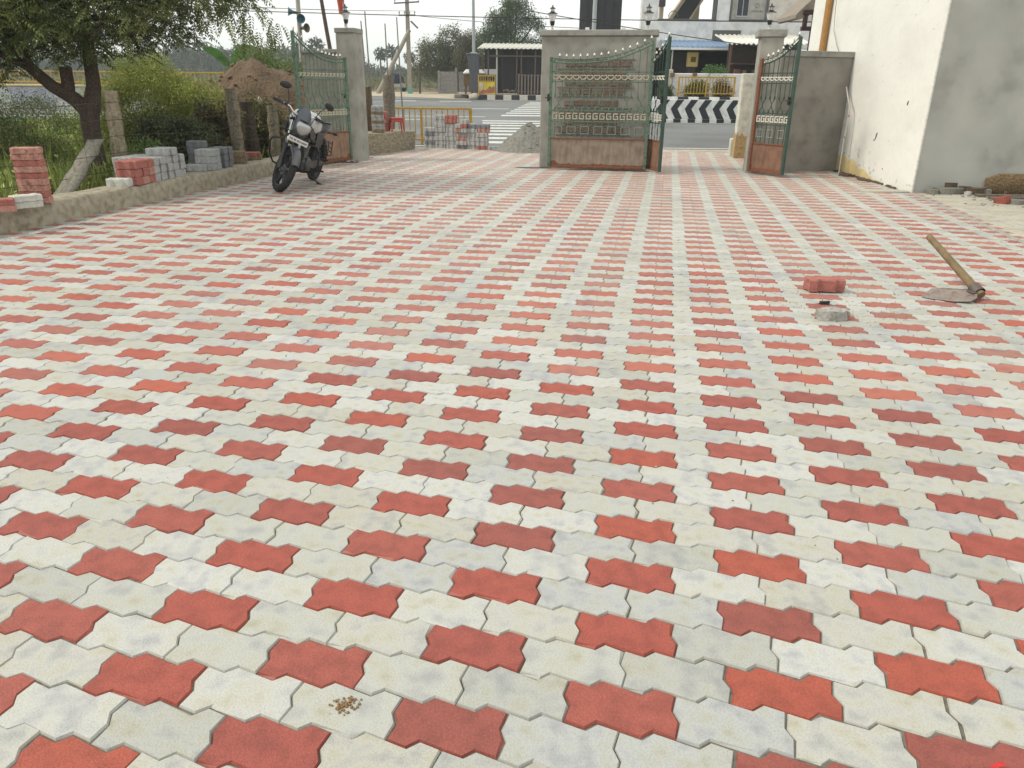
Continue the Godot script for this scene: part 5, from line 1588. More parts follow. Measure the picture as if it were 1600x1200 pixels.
func median_and_house():
	var n = noise3(81, 1.0, 4)
	# ---- chevron-painted median end with planter and railing
	var gy = ground(-27.4) - .02
	var m = thing("chevron_barrier", "white roadside barrier painted with black chevrons pointing left", "barrier", Vector3(4.5, gy, -27.4))
	var white = M("barrier_white", lin(.74, .745, .73), .7, {"t": "mottle", "s": .6})
	var black = M("barrier_black", lin(.020, .023, .032), .65, {"t": "mottle", "s": 2.0})
	obj("body", bx(0, 6.5, .125, .755, -.42, 0, .015), white, m)
	var st
	for k in 13:
		var x = .40 + k * .48
		st = begin()
		prism(st, [Vector2(x + .20, .75), Vector2(x, .455), Vector2(x + .17, .135), Vector2(x + .42, .135), Vector2(x + .235, .455), Vector2(x + .44, .75)], -.002, .003)
		obj("chevron", st, black, m)
	for k in 26:
		obj("kerb_stone", bx(k * .25 + .002, k * .25 + .248, -.03, .12, -.42, .03, .01), black if k % 2 == 0 else white, m)
	for k in 18:
		obj("top_kerb_stone", bx(.05 + k * .36, .05 + k * .36 + .354, .757, .84, -.40, -.14, .01), white if k % 2 == 0 else black, m)
	railing("railing", "yellow railing on the chevron barrier in front of the plants", Vector3(5.66, .97, -27.95), Vector3(7.66, .97, -27.95), .64, .105, .97)
	var pl = thing("planter_wall", "low white planter wall behind the yellow median railing", "planter", Vector3(5.45, gy, -29.2))
	obj("long_wall", bx(.26, 4.4, 0, 1.62, -.15, 0, .02), white, pl)
	obj("end_pier", bx(0, .255, 0, 1.74, -.22, .05, .02), M("pier_cream", lin(.58, .55, .46), .8, {"t": "plaster", "s": 1.0}), pl)
	obj("soil_bed", bx(.0, 4.4, .70, .80, .06, 1.2), M("earth", Color.WHITE), pl)
	for x in [.15, .95]: obj("brown_fitting", bx(x, x + .16, 1.50, 1.63, .052, .12, .01), M("fitting_brown", lin(.20, .12, .05), .7), pl)
	var leafm = M("bush_leaf", Color.WHITE)
	var cl = leaf_clump(30, .16, .10, .032)
	shrub("planter_shrub", "leafy green shrub behind the left half of the median railing", Vector3(6.45, .86, -28.45), [[Vector3(0, .30, 0), Vector3(.42, .34, .25)]], 150, cl, leafm, Color(.06, .09, .03), Color(.18, .20, .08), .7, 1.1, 71, 5, [3.0, -.25])
	shrub("planter_shrub", "dark leafy shrub behind the right half of the median railing", Vector3(7.35, .86, -28.5), [[Vector3(0, .32, 0), Vector3(.35, .35, .25)]], 90, cl, leafm, Color(.05, .05, .03), Color(.14, .10, .05), .7, 1.1, 72, 5, [3.0, -.2])
	shrub("hedge_plant", "bright green plants standing above the white planter wall", Vector3(7.25, 1.50, -29.5), [[Vector3(0, .22, 0), Vector3(.50, .26, .25)]], 150, cl, leafm, Color(.06, .13, .04), Color(.14, .24, .08), .7, 1.1, 73, 5, [3.0, -.3], "plant")
	shrub("planter_shrub", "small dark green shrub at the left end of the white planter wall", Vector3(5.5, .80, -28.6), [[Vector3(-.1, .25, 0), Vector3(.25, .3, .2)]], 70, cl, leafm, Color(.04, .07, .03), Color(.10, .14, .05), .7, 1.1, 74, 4, [3.0, -.3])
	# ---- the pale two-storey house across the road
	var hz = -38.0
	var hy = ground(hz)
	var house = thing("pale_house", "pale two-storey house with a balcony opening and a blue shop awning across the road", "house", Vector3(0, hy, hz))
	var wallm = M("house_white", lin(.78, .785, .77), .85, {"t": "mottle", "s": .3})
	var cream = M("house_cream", lin(.70, .66, .58), .85, {"t": "mottle", "s": .4})
	var dark = M("shop_dark", lin(.035, .032, .034), .9)
	var frame = M("frame_grey", lin(.10, .105, .105), .7)
	# heights are above the ground by the house
	obj("parapet_band", bx(5.75, 14.5, 2.70, 3.86, -.35, 0, .02), wallm, house)
	obj("left_pier", bx(5.75, 6.53, 3.865, 8.0, -.35, -.004, .02), wallm, house)
	obj("middle_pier", bx(9.22, 9.80, 3.865, 8.0, -.35, -.004, .02), wallm, house)
	obj("right_wall", bx(11.55, 14.5, 3.865, 8.0, -.35, -.004, .02), cream, house)
	obj("balcony_lintel", bx(6.535, 9.215, 4.78, 8.0, -.35, -.01, .02), M("lintel_brown", lin(.19, .125, .09), .8, {"t": "mottle", "s": .8}), house)
	obj("balcony_sill", bx(6.535, 9.215, 3.862, 3.92, -.33, .03, .01), frame, house)
	obj("sill_frame", bx(9.06, 9.215, 3.925, 4.775, -.30, -.015, .01), frame, house)
	obj("balcony_floor", bx(5.8, 9.2, 2.75, 2.9, -4.2, -.36), cream, house)
	# things in the balcony: a column, a slanting stair flight and a plank
	obj("balcony_column", bx(6.92, 7.12, 2.9, 4.60, -2.2, -2.0, .02), M("column_beige", lin(.42, .36, .27), .8), house)
	obj("column_head", bx(6.86, 7.18, 4.60, 4.9, -2.26, -1.94, .02), M("head_slate", lin(.09, .085, .10), .7), house)
	st = begin()
	prism(st, [Vector2(7.35, 3.6), Vector2(8.7, 5.6), Vector2(9.4, 5.6), Vector2(8.15, 3.6)], -3.2, -2.6)
	obj("stair_flight", st, M("stair_slate", lin(.035, .045, .048), .7), house)
	st = begin()
	prism(st, [Vector2(7.15, 3.6), Vector2(8.5, 5.6), Vector2(8.68, 5.6), Vector2(7.33, 3.6)], -3.1, -2.5)
	prism(st, [Vector2(8.17, 3.6), Vector2(9.42, 5.6), Vector2(9.52, 5.6), Vector2(8.27, 3.6)], -3.1, -2.5)
	obj("stair_stringer", st, M("column_beige", Color.WHITE), house)
	obj("balcony_back", bx(8.30, 9.15, 2.9, 5.6, -3.6, -3.4), M("back_tan", lin(.34, .28, .20), .85), house)
	st = begin()
	var hoop = []
	for k in 13: hoop.append(Vector3(7.45 + cos(PI * k / 12.0) * .22, 4.1 + sin(PI * k / 12.0) * .25, -1.2))
	tube(st, hoop, .02, 6)
	obj("iron_hoop", st, frame, house)
	# window bay
	obj("bay_wall", bx(9.805, 11.545, 3.868, 8.0, -.34, -.12, .01), M("bay_beige", lin(.48, .46, .41), .85, {"t": "mottle", "s": .5}), house)
	obj("bay_frame", bx(9.805, 11.545, 3.870, 3.93, -.11, .02, .01), frame, house)
	obj("bay_frame", bx(11.44, 11.54, 3.935, 8.0, -.11, .01, .01), frame, house)
	obj("bay_frame", bx(9.81, 9.88, 3.935, 8.0, -.11, .01, .01), frame, house)
	var wf = M("window_frame_white", lin(.5, .5, .5), .5)
	var win = obj("window", bx(10.10, 10.68, 4.02, 6.2, -.115, -.09, .01), wf, house)
	for k in 2: obj("pane", bx(10.15 + k * .265, 10.375 + k * .265, 4.09, 6.1, -.088, -.08), M("pane_dark", lin(.018, .020, .03), .15), win)
	# faint emblem with a line of worn lettering
	st = begin()
	torus(st, .085, .012, 16, 6, Transform3D(Basis(Vector3.UP, PI / 2), Vector3(11.05, 4.52, -.112)))
	for k in 7: box(st, Vector3(10.83 + k * .078, 4.28, -.112), Vector3(.055, .055 + .02 * (k % 2), .012), .004)
	obj("worn_emblem", st, M("emblem_grey", lin(.22, .21, .19), .8), house)
	# ground floor: shop
	obj("shop_back", bx(5.8, 12.5, -.2, 2.75, -3.3, -3.2), dark, house)
	obj("shop_ceiling", bx(5.8, 12.5, 2.60, 2.69, -3.2, -.36), dark, house)
	obj("shop_side", bx(5.75, 6.2, -.2, 2.695, -3.2, -.05, .01), M("side_taupe", lin(.20, .175, .145), .9), house)
	obj("shop_side", bx(12.4, 12.5, -.2, 2.6, -3.2, -.4), dark, house)
	obj("shop_floor", bx(6.2, 12.4, -.2, .03, -3.2, 2.2), M("shop_floor", lin(.2, .19, .17), .9), house)
	st = begin()
	prism(st, [Vector2(6.6, .3), Vector2(7.5, 2.55), Vector2(8.35, 2.55), Vector2(8.1, .3)], -1.4, -.8)
	obj("slanting_panel", st, M("panel_charcoal", lin(.045, .043, .042), .8), house)
	# blue awning
	st = begin()
	var rows = []
	for i in 57:
		var x = 6.7 + i * .055
		var y = (.022 if i % 4 < 2 else 0.0)
		rows.append([Vector3(x, 2.66 + y, 1.9), Vector3(x, 3.02 + y, .02), Vector3(x, 3.00 + y, .02), Vector3(x, 2.64 + y, 1.9)])
	loft(st, rows)
	obj("awning_sheet", st, M("awning_blue", lin(.20, .31, .47), .6, {"t": "streak", "s": .6}), house)
	obj("awning_fascia", bx(6.68, 9.80, 2.54, 2.635, 1.88, 1.93, .01), M("cover_white", Color.WHITE), house)
	obj("awning_post", bx(6.95, 7.0, .03, 2.62, 1.80, 1.86), M("frame_pale", lin(.4, .4, .38), .6), house)
	for e in [[9.86, 1.5], [10.28, 1.1]]: obj("shop_column", bx(e[0], e[0] + .24, .0, 2.3, e[1] - .24, e[1], .02), M("column_grey", lin(.20, .21, .215), .8, {"t": "mottle", "s": 1.0}), house)
	obj("column_block", bx(9.72, 10.35, 2.305, 2.95, 1.1, 1.55, .08), M("column_grey", Color.WHITE), house)
	st = begin()
	ball(st, Vector3(10.2, 2.62, 1.65), Vector3(.13, .15, .1), 12)
	obj("globe_light", st, M("cover_white", Color.WHITE), house)
	obj("dark_recess", bx(9.1, 10.4, 2.98, 3.47, -.01, .03, .01), M("recess_grey", lin(.12, .12, .115), .85), house)
	# stall goods
	for e in [["yellow_crate", "upper yellow crate hung under the blue awning", Vector3(8.02, hy + 1.86, hz + 1.2), Vector3(.45, .62, .4), lin(.55, .42, .14), "crate"], ["yellow_crate", "orange-yellow crate low behind the white planter wall", Vector3(7.72, hy + 1.05, hz + 2.4), Vector3(.55, .5, .4), lin(.55, .32, .06), "crate"]]:
		var c = thing(e[0], e[1], e[5], e[2])
		obj("shell", box(begin(), Vector3(0, e[3].y / 2, 0), e[3], .03), M(e[0] + str(e[2].x), e[4], .6), c)
		obj("opening", box(begin(), Vector3(.0, e[3].y * .5, e[3].z / 2 + .005), Vector3(e[3].x * .5, e[3].y * .35, .012), .004), M("crate_dark", lin(.12, .07, .02), .8), c)
		obj("stand", box(begin(), Vector3(0, -(e[2].y - hy) / 2 - .005, 0), Vector3(.3, e[2].y - hy - .03, .3), .01), dark, c)
	st = begin()
	for k in 6: ball(st, Vector3(8.4 + k * .32, hy + 1.25 + R(0, .2), hz + .6 + R(-.1, .1)), Vector3(R(.2, .32), R(.25, .4), .25), 8, Basis(), n, .3, 5.0)
	tag(obj("tarpaulin_heap", st, M("tarp_black", lin(.012, .012, .018), .6)), "black tarpaulin heap inside the shop under the blue awning", "tarpaulin")
	st = begin()
	for k in 5: ball(st, Vector3(8.75 + k * .30, hy + 1.45 + R(0, .12), hz + 1.5), Vector3(R(.14, .22), R(.2, .32), .2), 8, Basis(), n, .3, 5.0)
	box(st, Vector3(9.3, hy + .65, hz + 1.5), Vector3(1.5, 1.25, .4), .03)
	tag(obj("blue_bundles", st, M("bundle_blue", lin(.05, .07, .24), .7)), "row of blue bundles stacked at the right of the shop", "bundles")
	# tea stall with a corrugated roof
	var ts = thing("corrugated_stall", "dark stall under a bright corrugated roof right of the blue awning", "stall", Vector3(0, ground(-34), -34))
	st = begin()
	rows = []
	for i in 150:
		var x = 8.7 + i * .024
		var y = sin(i * .024 * TAU / .20) * .035
		rows.append([Vector3(x + .15, 2.76 + y, 0), Vector3(x, 3.20 + y, -1.9), Vector3(x, 3.18 + y, -1.9), Vector3(x + .15, 2.735 + y, 0)])
	loft(st, rows)
	obj("roof_sheet", st, M("roof_white", lin(.72, .71, .66), .6, {"t": "streak", "s": .5}), ts)
	obj("back_wall", bx(9.4, 12.4, -.1, 3.0, -2.1, -1.95), M("stall_dark", lin(.06, .045, .038), .9, {"t": "cloud", "s": 1.0}), ts)
	for y in [1.0, 1.5, 2.0]: obj("shelf", bx(9.5, 12.3, y, y + .05, -1.94, -1.4, .01), M("shelf_brown", lin(.12, .06, .04), .8), ts)
	for k in 12:
		st = begin()
		var h = R(.15, .32)
		box(st, Vector3(9.7 + (k % 6) * .42 + R(-.08, .08), [1.055, 1.555][k / 6] + h / 2, -1.6), Vector3(R(.12, .3), h, .2), .02)
		obj("goods", st, M("goods_%d" % (k % 3), [lin(.16, .06, .045), lin(.2, .15, .10), lin(.10, .09, .09)][k % 3], .7), ts)
	obj("roof_post", bx(12.2, 12.28, 0, 2.72, -.2, -.12), M("shelf_brown", Color.WHITE), ts)
	obj("roof_post", bx(8.98, 9.06, 0, 2.72, -.2, -.12), M("shelf_brown", Color.WHITE), ts)
	# porch with maroon trim beyond the white building
	var po = thing("maroon_porch", "cream porch with a sloping sunshade and maroon trim behind the white building", "porch", Vector3(6.45, 0, -19.0))
	st = begin()
	prism(st, [Vector2(-.13, 2.72), Vector2(-.13, 2.80), Vector2(.0, 2.93), Vector2(.30, 3.22), Vector2(2.6, 3.9), Vector2(2.6, 3.4), Vector2(.36, 2.98), Vector2(.14, 2.76), Vector2(-.05, 2.70)], -1.0, .3)
	obj("sunshade", st, M("shade_taupe", lin(.27, .235, .19), .9, {"t": "mottle", "s": .8}), po)
	var mar = M("maroon_paint", lin(.045, .016, .018), .6)
	obj("trim_bar", bx(.02, .40, 2.80, 2.895, .25, .35, .005), mar, po)
	obj("trim_bar", bx(.05, .13, 2.56, 2.797, .25, .35, .005), mar, po)
	obj("trim_bar", bx(.02, .32, 2.47, 2.557, .25, .35, .005), mar, po)
	obj("trim_bar", bx(.24, .36, .0, 2.467, .25, .35, .005), mar, po)
	obj("porch_wall", bx(.37, 3.0, 0, 2.9, -.1, .2, .01), cream, po)

# ---------------------------------------------------------------- loose paver blocks
func block(proto, at, turn, label, kind, tilt = Vector3.ZERO, group = "", thick = 1.0):
	var r = MeshInstance3D.new()
	r.mesh = proto
	r.material_override = {"red": M("block_red", lin(.43, .155, .125), .8, {"t": "mottle", "s": 2.5, "t2": "mottle", "s2": 4.0, "own": false, "b": "grain", "bs": .25}),
		"pink": M("block_pink", lin(.52, .30, .26), .85, {"t": "rust", "s": 2.0, "t2": "mottle", "s2": 4.0, "b": "grain", "bs": .25}),
		"dark": M("block_dark", lin(.20, .205, .22), .85, {"t": "mottle", "s": 3.0, "b": "grain", "bs": .25}),
		"white": M("block_white", lin(.60, .61, .57), .85, {"t": "mottle", "s": 3.0, "t2": "stain", "s2": 2.0, "b": "grain", "bs": .25}),
		"tan": M("block_tan", lin(.30, .235, .16), .9, {"t": "soil", "s": 2.5, "b": "grain", "bs": .25}),
		"grey": M("block_grey", lin(.46, .465, .455), .88, {"t": "mottle", "s": 3.0, "t2": "plaster", "s2": 2.0, "b": "grain", "bs": .25})}[kind]
	r.name = numbered("paver_block")
	add_child(r, true)
	r.transform = Transform3D(Basis.from_euler(Vector3(tilt.x, turn, tilt.z)).scaled(Vector3(1, thick, 1)), at)
	tag(r, label, "paver block", group)
	return r

const ORD = ["lowest", "second from the bottom", "third from the bottom", "fourth from the bottom", "fifth from the bottom", "sixth from the bottom", "seventh from the bottom", "eighth from the bottom", "ninth from the bottom", "tenth from the bottom", "eleventh from the bottom"]
const TINT = {"red": "red", "pink": "pink", "dark": "dark grey", "white": "whitish", "tan": "tan", "grey": "grey"}

func column(mesh, h, foot, turn, kinds, where, group, wob = .006, lean = Vector3.ZERO, twist = .05):
	for i in kinds.size():
		var p = foot + Vector3(R(-wob, wob), h * (i + 1), R(-wob, wob)) + lean * i
		block(mesh, p, turn + R(-twist, twist), ("%s paver block, %s" % [TINT[kinds[i]], where]) if kinds.size() == 1 else "%s paver block, %s in %s" % [TINT[kinds[i]], ORD[i].replace(" from the bottom", " up") if i < kinds.size() - 1 else "topmost", where], kinds[i], Vector3.ZERO, group)

func loose_blocks(_paver):
	var b60 = paver_shape(.0015, .007, .008, .0525)
	var b80 = paver_shape(.0015, .008, .010, .082)
	var G1 = "paver blocks stacked on the left ledge"
	column(b60, .0545, Vector3(-4.40, .2, -6.47), .5, ["pink", "red"], "the short red stack at the left edge", G1)
	column(b60, .0545, Vector3(-4.33, .2, -6.72), .9, ["white", "white"], "the low white pair beside the tall leaning stack", G1)
	column(b60, .0545, Vector3(-4.40, .2, -7.0), .18, ["pink", "red", "pink", "pink", "red", "pink", "red", "pink", "pink"], "the tall leaning red stack", G1, .006, Vector3.ZERO, .10)
	# stack of red ends and grey blocks
	var t = -YAW + .12
	var bs = Basis(Vector3.UP, t)
	var P = func(a, b): return Vector3(-4.25, .2, -8.30) + bs * Vector3(a, 0, -b)
	column(b80, .085, P.call(.02, -.08), t + .1, ["white"], "lying before the red and grey stack on the ledge", G1)
	var names = [["red", "red", "red"], ["pink", "red", "red"], ["red", "pink", "red"]]
	var where = ["the front red pile of the ledge", "the middle red pile of the ledge", "the rear red pile of the ledge"]
	for k in 3: column(b80, .085, P.call(.06, .06 + k * .127), t, names[k], where[k], G1)
	var gw = ["the grey pile right behind the red piles", "the second grey pile behind the red piles", "the tall grey pile with the raised block", "the tall grey pile next to the last one", "the last low grey pile of the long stack"]
	var hs = [3, 3, 4, 4, 3]
	for k in 5:
		var kk = []
		for i in hs[k]: kk.append("grey")
		column(b80, .085, P.call(.06 + .01 * k, .06 + (k + 3) * .127), t, kk, gw[k], G1)
	for k in 4: column(b80, .085, P.call(-.19 + .01 * k, .19 + (k + 2) * .127), t, ["grey", "grey", "grey"], ["the first hidden row", "the second hidden row", "the third hidden row", "the fourth hidden row"][k] + " of grey blocks beside the fence", G1)
	# second heap, lighter, then the dark heap
	P = func(a, b): return Vector3(-3.98, .2, -9.85) + bs * Vector3(a, 0, -b)
	column(b80, .085, P.call(-.05, -.06), t + .08, ["grey"], "lying before the middle stack on the ledge", G1)
	column(b80, .085, P.call(.02, .07), t, ["grey", "grey", "grey"], "the front pile of the middle stack", G1)
	column(b80, .085, P.call(.02, .197), t, ["grey", "grey", "grey"], "the rear pile of the middle stack", G1)
	column(b80, .085, P.call(-.20, .34), t, ["dark", "dark", "dark", "dark"], "the tallest pile of the dark stack", G1)
	column(b80, .085, P.call(.02, .42), t, ["dark", "dark", "dark"], "the front pile of the dark stack", G1)
	column(b80, .085, P.call(.03, .548), t, ["dark", "dark", "dark"], "the rear pile of the dark stack", G1)
	column(b80, .085, P.call(.05, .95), t + .4, ["tan", "tan"], "the small tan pile near the motorcycle", G1)
	column(b80, .085, P.call(-.06, 1.25), t - .3, ["tan"], "alone on the ledge past the tan pile", G1)
	column(b60, .0545, P.call(.02, 1.55), t + .3, ["tan", "red"], "the last pair on the ledge behind the motorcycle", G1)
	# roadside pile outside the gate, ends towards the yard
	var G2 = "paver blocks piled outside the gate"
	var Q = func(a, b): return Vector3(-1.90, -.012, -16.72) + Basis(Vector3.UP, -YAW * 1.6) * Vector3(a, 0, -b)
	var u = -YAW * 1.6
	var cols = [
		[.12, 0, u, ["grey", "dark", "grey", "dark", "grey"], "the leftmost column of the roadside pile"],
		[.36, 0, u, ["grey", "grey", "grey", "grey", "grey", "grey", "grey", "grey"], "the tallest column of the roadside pile"],
		[.60, .01, u, ["grey", "grey", "grey", "grey", "grey", "grey", "red", "red"], "the roadside column topped with red"],
		[.84, .0, u, ["dark", "grey", "pink", "grey"], "the roadside column under the two narrow ends"],
		[1.07, .02, u, ["grey", "grey", "grey", "grey", "grey"], "the roadside column right of the narrow ends"],
		[1.30, .0, u, ["red", "grey", "grey", "grey"], "the roadside column with a red lowest block"],
		[1.52, .02, u + .3, ["grey"], "the low right end of the roadside pile"],
		[.45, .24, u, ["grey", "grey", "grey", "grey", "grey", "grey", "grey"], "the rear left row of the roadside pile"],
		[.95, .24, u, ["grey", "grey", "red", "grey", "grey", "grey"], "the rear right row of the roadside pile"]]
	for c in cols: column(b80, .085, Q.call(c[0], c[1]), c[2], c[3], c[4], G2, .008, Vector3.ZERO, .03)
	for e in [[.775, 4, ["pink", "grey"], "the left narrow end on top of the roadside pile"], [.905, 4, ["grey", "red", "grey"], "the right narrow end on top of the roadside pile"], [1.10, 5, ["dark"], "the dark cap of the roadside column right of the narrow ends"], [1.32, 4, ["pink", "dark"], "the pink-capped right part of the roadside pile"]]:
		column(b80, .085, Q.call(e[0], .02) + Vector3(0, .085 * e[1], 0), u + (PI / 2 if e[0] < 1.0 else 0.0), e[2], e[3], G2, .004, Vector3.ZERO, .03)
	# pale stack and red stack on the rubble ledge
	var G3 = "paver blocks on the rubble ledge outside the gate"
	var pale = []
	for i in 9: pale.append("grey" if i % 3 else "tan")
	column(b60, .0545, Vector3(-2.66, .375, -15.35), .1, pale, "the tall pale stack on the rubble ledge", G3, .006)
	column(b60, .0545, Vector3(-2.60, .375, -15.72), 1.5, ["red", "red", "red", "pink", "red", "red", "red"], "the narrow red stack beside the red stool", G3, .004)

# ---------------------------------------------------------------- small things in the yard
func sand_drifts():
	# grains of sand and cement gathered where broom and wind leave them
	var st = begin()
	ball(st, Vector3.ZERO, Vector3(1, .6, 1), 5)
	var grain = done(st)
	var n = noise3(171, 1.0, 3)
	var places = []; var tints = []
	for i in 9000:
		var p
		var k = rng.randf()
		if i < 500:
			var q = [Vector3(2.85, 0, -4.6), Vector3(1.95, 0, -4.3), Vector3(2.0, 0, -4.8)][i % 3]
			var a = R(0, TAU); var r = pow(rng.randf(), .7) * .45
			p = q + Vector3(cos(a) * r, 0, sin(a) * r * .8)
		elif i < 560:
			p = Vector3(-.352, 0, -1.228) + Vector3(rng.randfn() * .014, 0, rng.randfn() * .012)
		elif k < .45:
			p = to_world(Vector3(-5.575 + pow(rng.randf(), 2.5) * .35, 0, R(-11.4, -2.5)))
		elif k < .62:
			p = to_world(Vector3(3.13 - pow(rng.randf(), 2.5) * .25, 0, R(-9.3, -1.0)))
		elif k < .74:
			p = Vector3(R(3.9, 5.2), 0, 0)
			p.z = -12.24 - (p.x - 4.0) * .31 + pow(rng.randf(), 2.5) * .3
		elif k < .86:
			p = Vector3(5.16 - pow(rng.randf(), 2.5) * .3, 0, R(-12.6, -9.9))
		else:
			p = to_world(Vector3(R(-5.4, 3.0), 0, R(-12.0, -.3)))
			if n.get_noise_2d(p.x * 1.3, p.z * 1.3) < .15: continue
		if i > 560 and n.get_noise_2d(p.x * 3.0, p.z * 3.0) < -.25: continue
		var s = R(.0012, .0042) * (1.6 if rng.randf() < .06 else 1.0)
		places.append(Transform3D(Basis.from_euler(Vector3(0, R(0, 6), 0)).scaled(Vector3(s, s, s)), Vector3(p.x, .0015, p.z)))
		tints.append(Color(.22, .13, .05) if i >= 500 and i < 560 else Color(.42, .39, .32).lerp(Color(.20, .18, .14), rng.randf()))
	tag(copies("sand_grains", grain, M("sand_grain", Color.WHITE, .95, {"tint": true}), places, null, tints), "loose sand grains swept along the edges of the paved yard", "sand")

func yard_things(paver):
	var n = noise3(131, 1.0, 3)
	var b80 = paver_shape(.0015, .008, .010, .082)
	block(b80, Vector3(2.06, .089, -4.83), -.02, "deep red zigzag paver block lying loose on the yard", "red", Vector3.ZERO)
	# broken grey block
	var st = begin()
	var ring = []
	for p in [[-.10, -.025], [-.085, .045], [-.01, .055], [.05, .05], [.075, .03], [.095, .02], [.09, -.01], [.075, -.035], [.03, -.05], [-.04, -.042]]: ring.append(Vector3(p[0], 0, -p[1]))
	rough_slab(st, ring, .0, .056, 0, n, .014)
	for k in 7: ball(st, Vector3(.07 + R(-.03, .02), R(.015, .045), R(-.035, .035)), Vector3(R(.018, .034), R(.012, .02), R(.018, .03)), 7, Basis(Vector3.UP, R(0, 6)), n, .5, 40.0)
	var bb = obj("broken_block", st, M("block_broken", lin(.45, .455, .45), .9, {"t": "mottle", "s": 4.0, "t2": "soil", "s2": 3.0, "b": "lumps", "bs": .5}), null, Vector3(1.86, 0, -4.17))
	bb.rotation.y = .25
	tag(bb, "broken grey concrete block with a rough right end, on the yard", "block")
	st = begin()
	rough_slab(st, [Vector3(-.03, 0, .012), Vector3(.03, 0, .014), Vector3(.035, 0, -.01), Vector3(-.028, 0, -.012)], 0, .018, 0, n, .006)
	tag(obj("dark_chip", st, M("tar", Color.WHITE), null, Vector3(1.94, 0, -4.50)), "small black chip between the red block and the broken grey block", "chip")
	# hoe: blade flat on the pavers, handle rising away
	var h = thing("hoe", "digging hoe with a worn wooden handle, blade flat on the pavers", "hoe", Vector3(2.98, 0, -4.66), 0.0)
	st = begin()
	smooth(st)
	var rows = []
	# blade spreads to the left of the socket
	var A = Vector3(-.02, .035, .02)
	var edge = [[Vector3(-.03, .05, -.045), Vector3(-.03, .045, .045)], [Vector3(-.07, .042, -.09), Vector3(-.06, .034, .10)], [Vector3(-.13, .030, -.16), Vector3(-.12, .020, .135)], [Vector3(-.20, .020, -.18), Vector3(-.20, .010, .10)], [Vector3(-.28, .010, -.10), Vector3(-.30, .006, .02)], [Vector3(-.325, .006, -.055), Vector3(-.335, .004, -.02)]]
	var top = []; var bot = []
	for e in edge:
		var a = []; var c = []
		for k in 7:
			var f = k / 6.0
			var p = e[0].lerp(e[1], f)
			p.y -= sin(PI * f) * .006
			a.append(p)
			c.append(p - Vector3(0, .004, 0))
		c.reverse()
		rows.append(a + c)
	loft(st, rows)
	obj("blade", st, M("blade_steel", lin(.36, .325, .31), .45, {"metal": .35, "t": "cloud", "s": 3.0, "t2": "rust", "s2": 3.0}), h)
	var dir = Vector3(-.12, .33, -.70).normalized()
	var hd = Vector3(.0, .045, .0)
	st = begin()
	tube(st, [hd - dir * .012, hd + dir * .055], [.040, .034], 14, false)
	tube(st, [hd + dir * .055, hd - dir * .012], [.028, .033], 14, false)
	box(st, Vector3(-.03, .045, 0), Vector3(.05, .012, .07), .003)
	obj("socket", st, M("blade_dark", lin(.12, .10, .09), .6, {"metal": .4}), h)
	st = begin()
	var pts = []; var rs = []
	for i in 9:
		var f = i / 8.0
		pts.append(hd + dir * lerpf(-.035, .60, f) + Vector3(n.get_noise_1d(i * 20.0) * .004, 0, 0))
		rs.append(lerpf(.028, .0215, f) + n.get_noise_1d(i * 40.0 + 9) * .0012)
	tube(st, pts, rs, 12)
	obj("handle", st, M("old_wood", lin(.235, .165, .085), .8, {"t": "streak", "s": Vector3(9, 1.5, 1.5), "t2": "cloud", "s2": 4.0, "b": "grain", "bs": .25}), h)
	# scrap of red ribbon near the camera
	st = begin()
	rows = []
	for i in 9:
		var f = i / 8.0
		var c = Vector3(-.032 + .062 * f, .004 + .006 * absf(sin(f * 5.0)), .012 - .022 * f + .004 * sin(f * 7.0))
		var w = .0025 + .0035 * f
		rows.append([c + Vector3(.3, 0, 1).normalized() * w, c + Vector3(0, .004 * sin(f * 9.0 + 1), 0), c - Vector3(.3, 0, 1).normalized() * w])
	loft(st, rows, false, false, false)
	tag(obj("red_ribbon", st, M("ribbon_red", lin(.50, .02, .02), .5, {"two": true}), null, to_world(Vector3(3.0 * LEN + .02, .001, -.0)) + Vector3(0, 0, .01)), "twisted scrap of bright red ribbon on the nearest red paver at the right", "ribbon")
	# rubble along the foot of the grey end wall
	var rub = []
	var rm = {"grey": M("rubble_grey", lin(.24, .24, .225), .93, {"t": "soil", "s": 3.0, "b": "lumps", "bs": .6}), "brown": M("rubble_brown", lin(.12, .085, .065), .95, {"t": "soil", "s": 3.0, "b": "lumps", "bs": .6}), "red": M("rubble_red", lin(.32, .10, .08), .9, {"t": "rust", "s": 3.0}), "pale": M("rubble_pale", lin(.46, .46, .43), .9, {"t": "mottle", "s": 3.0})}
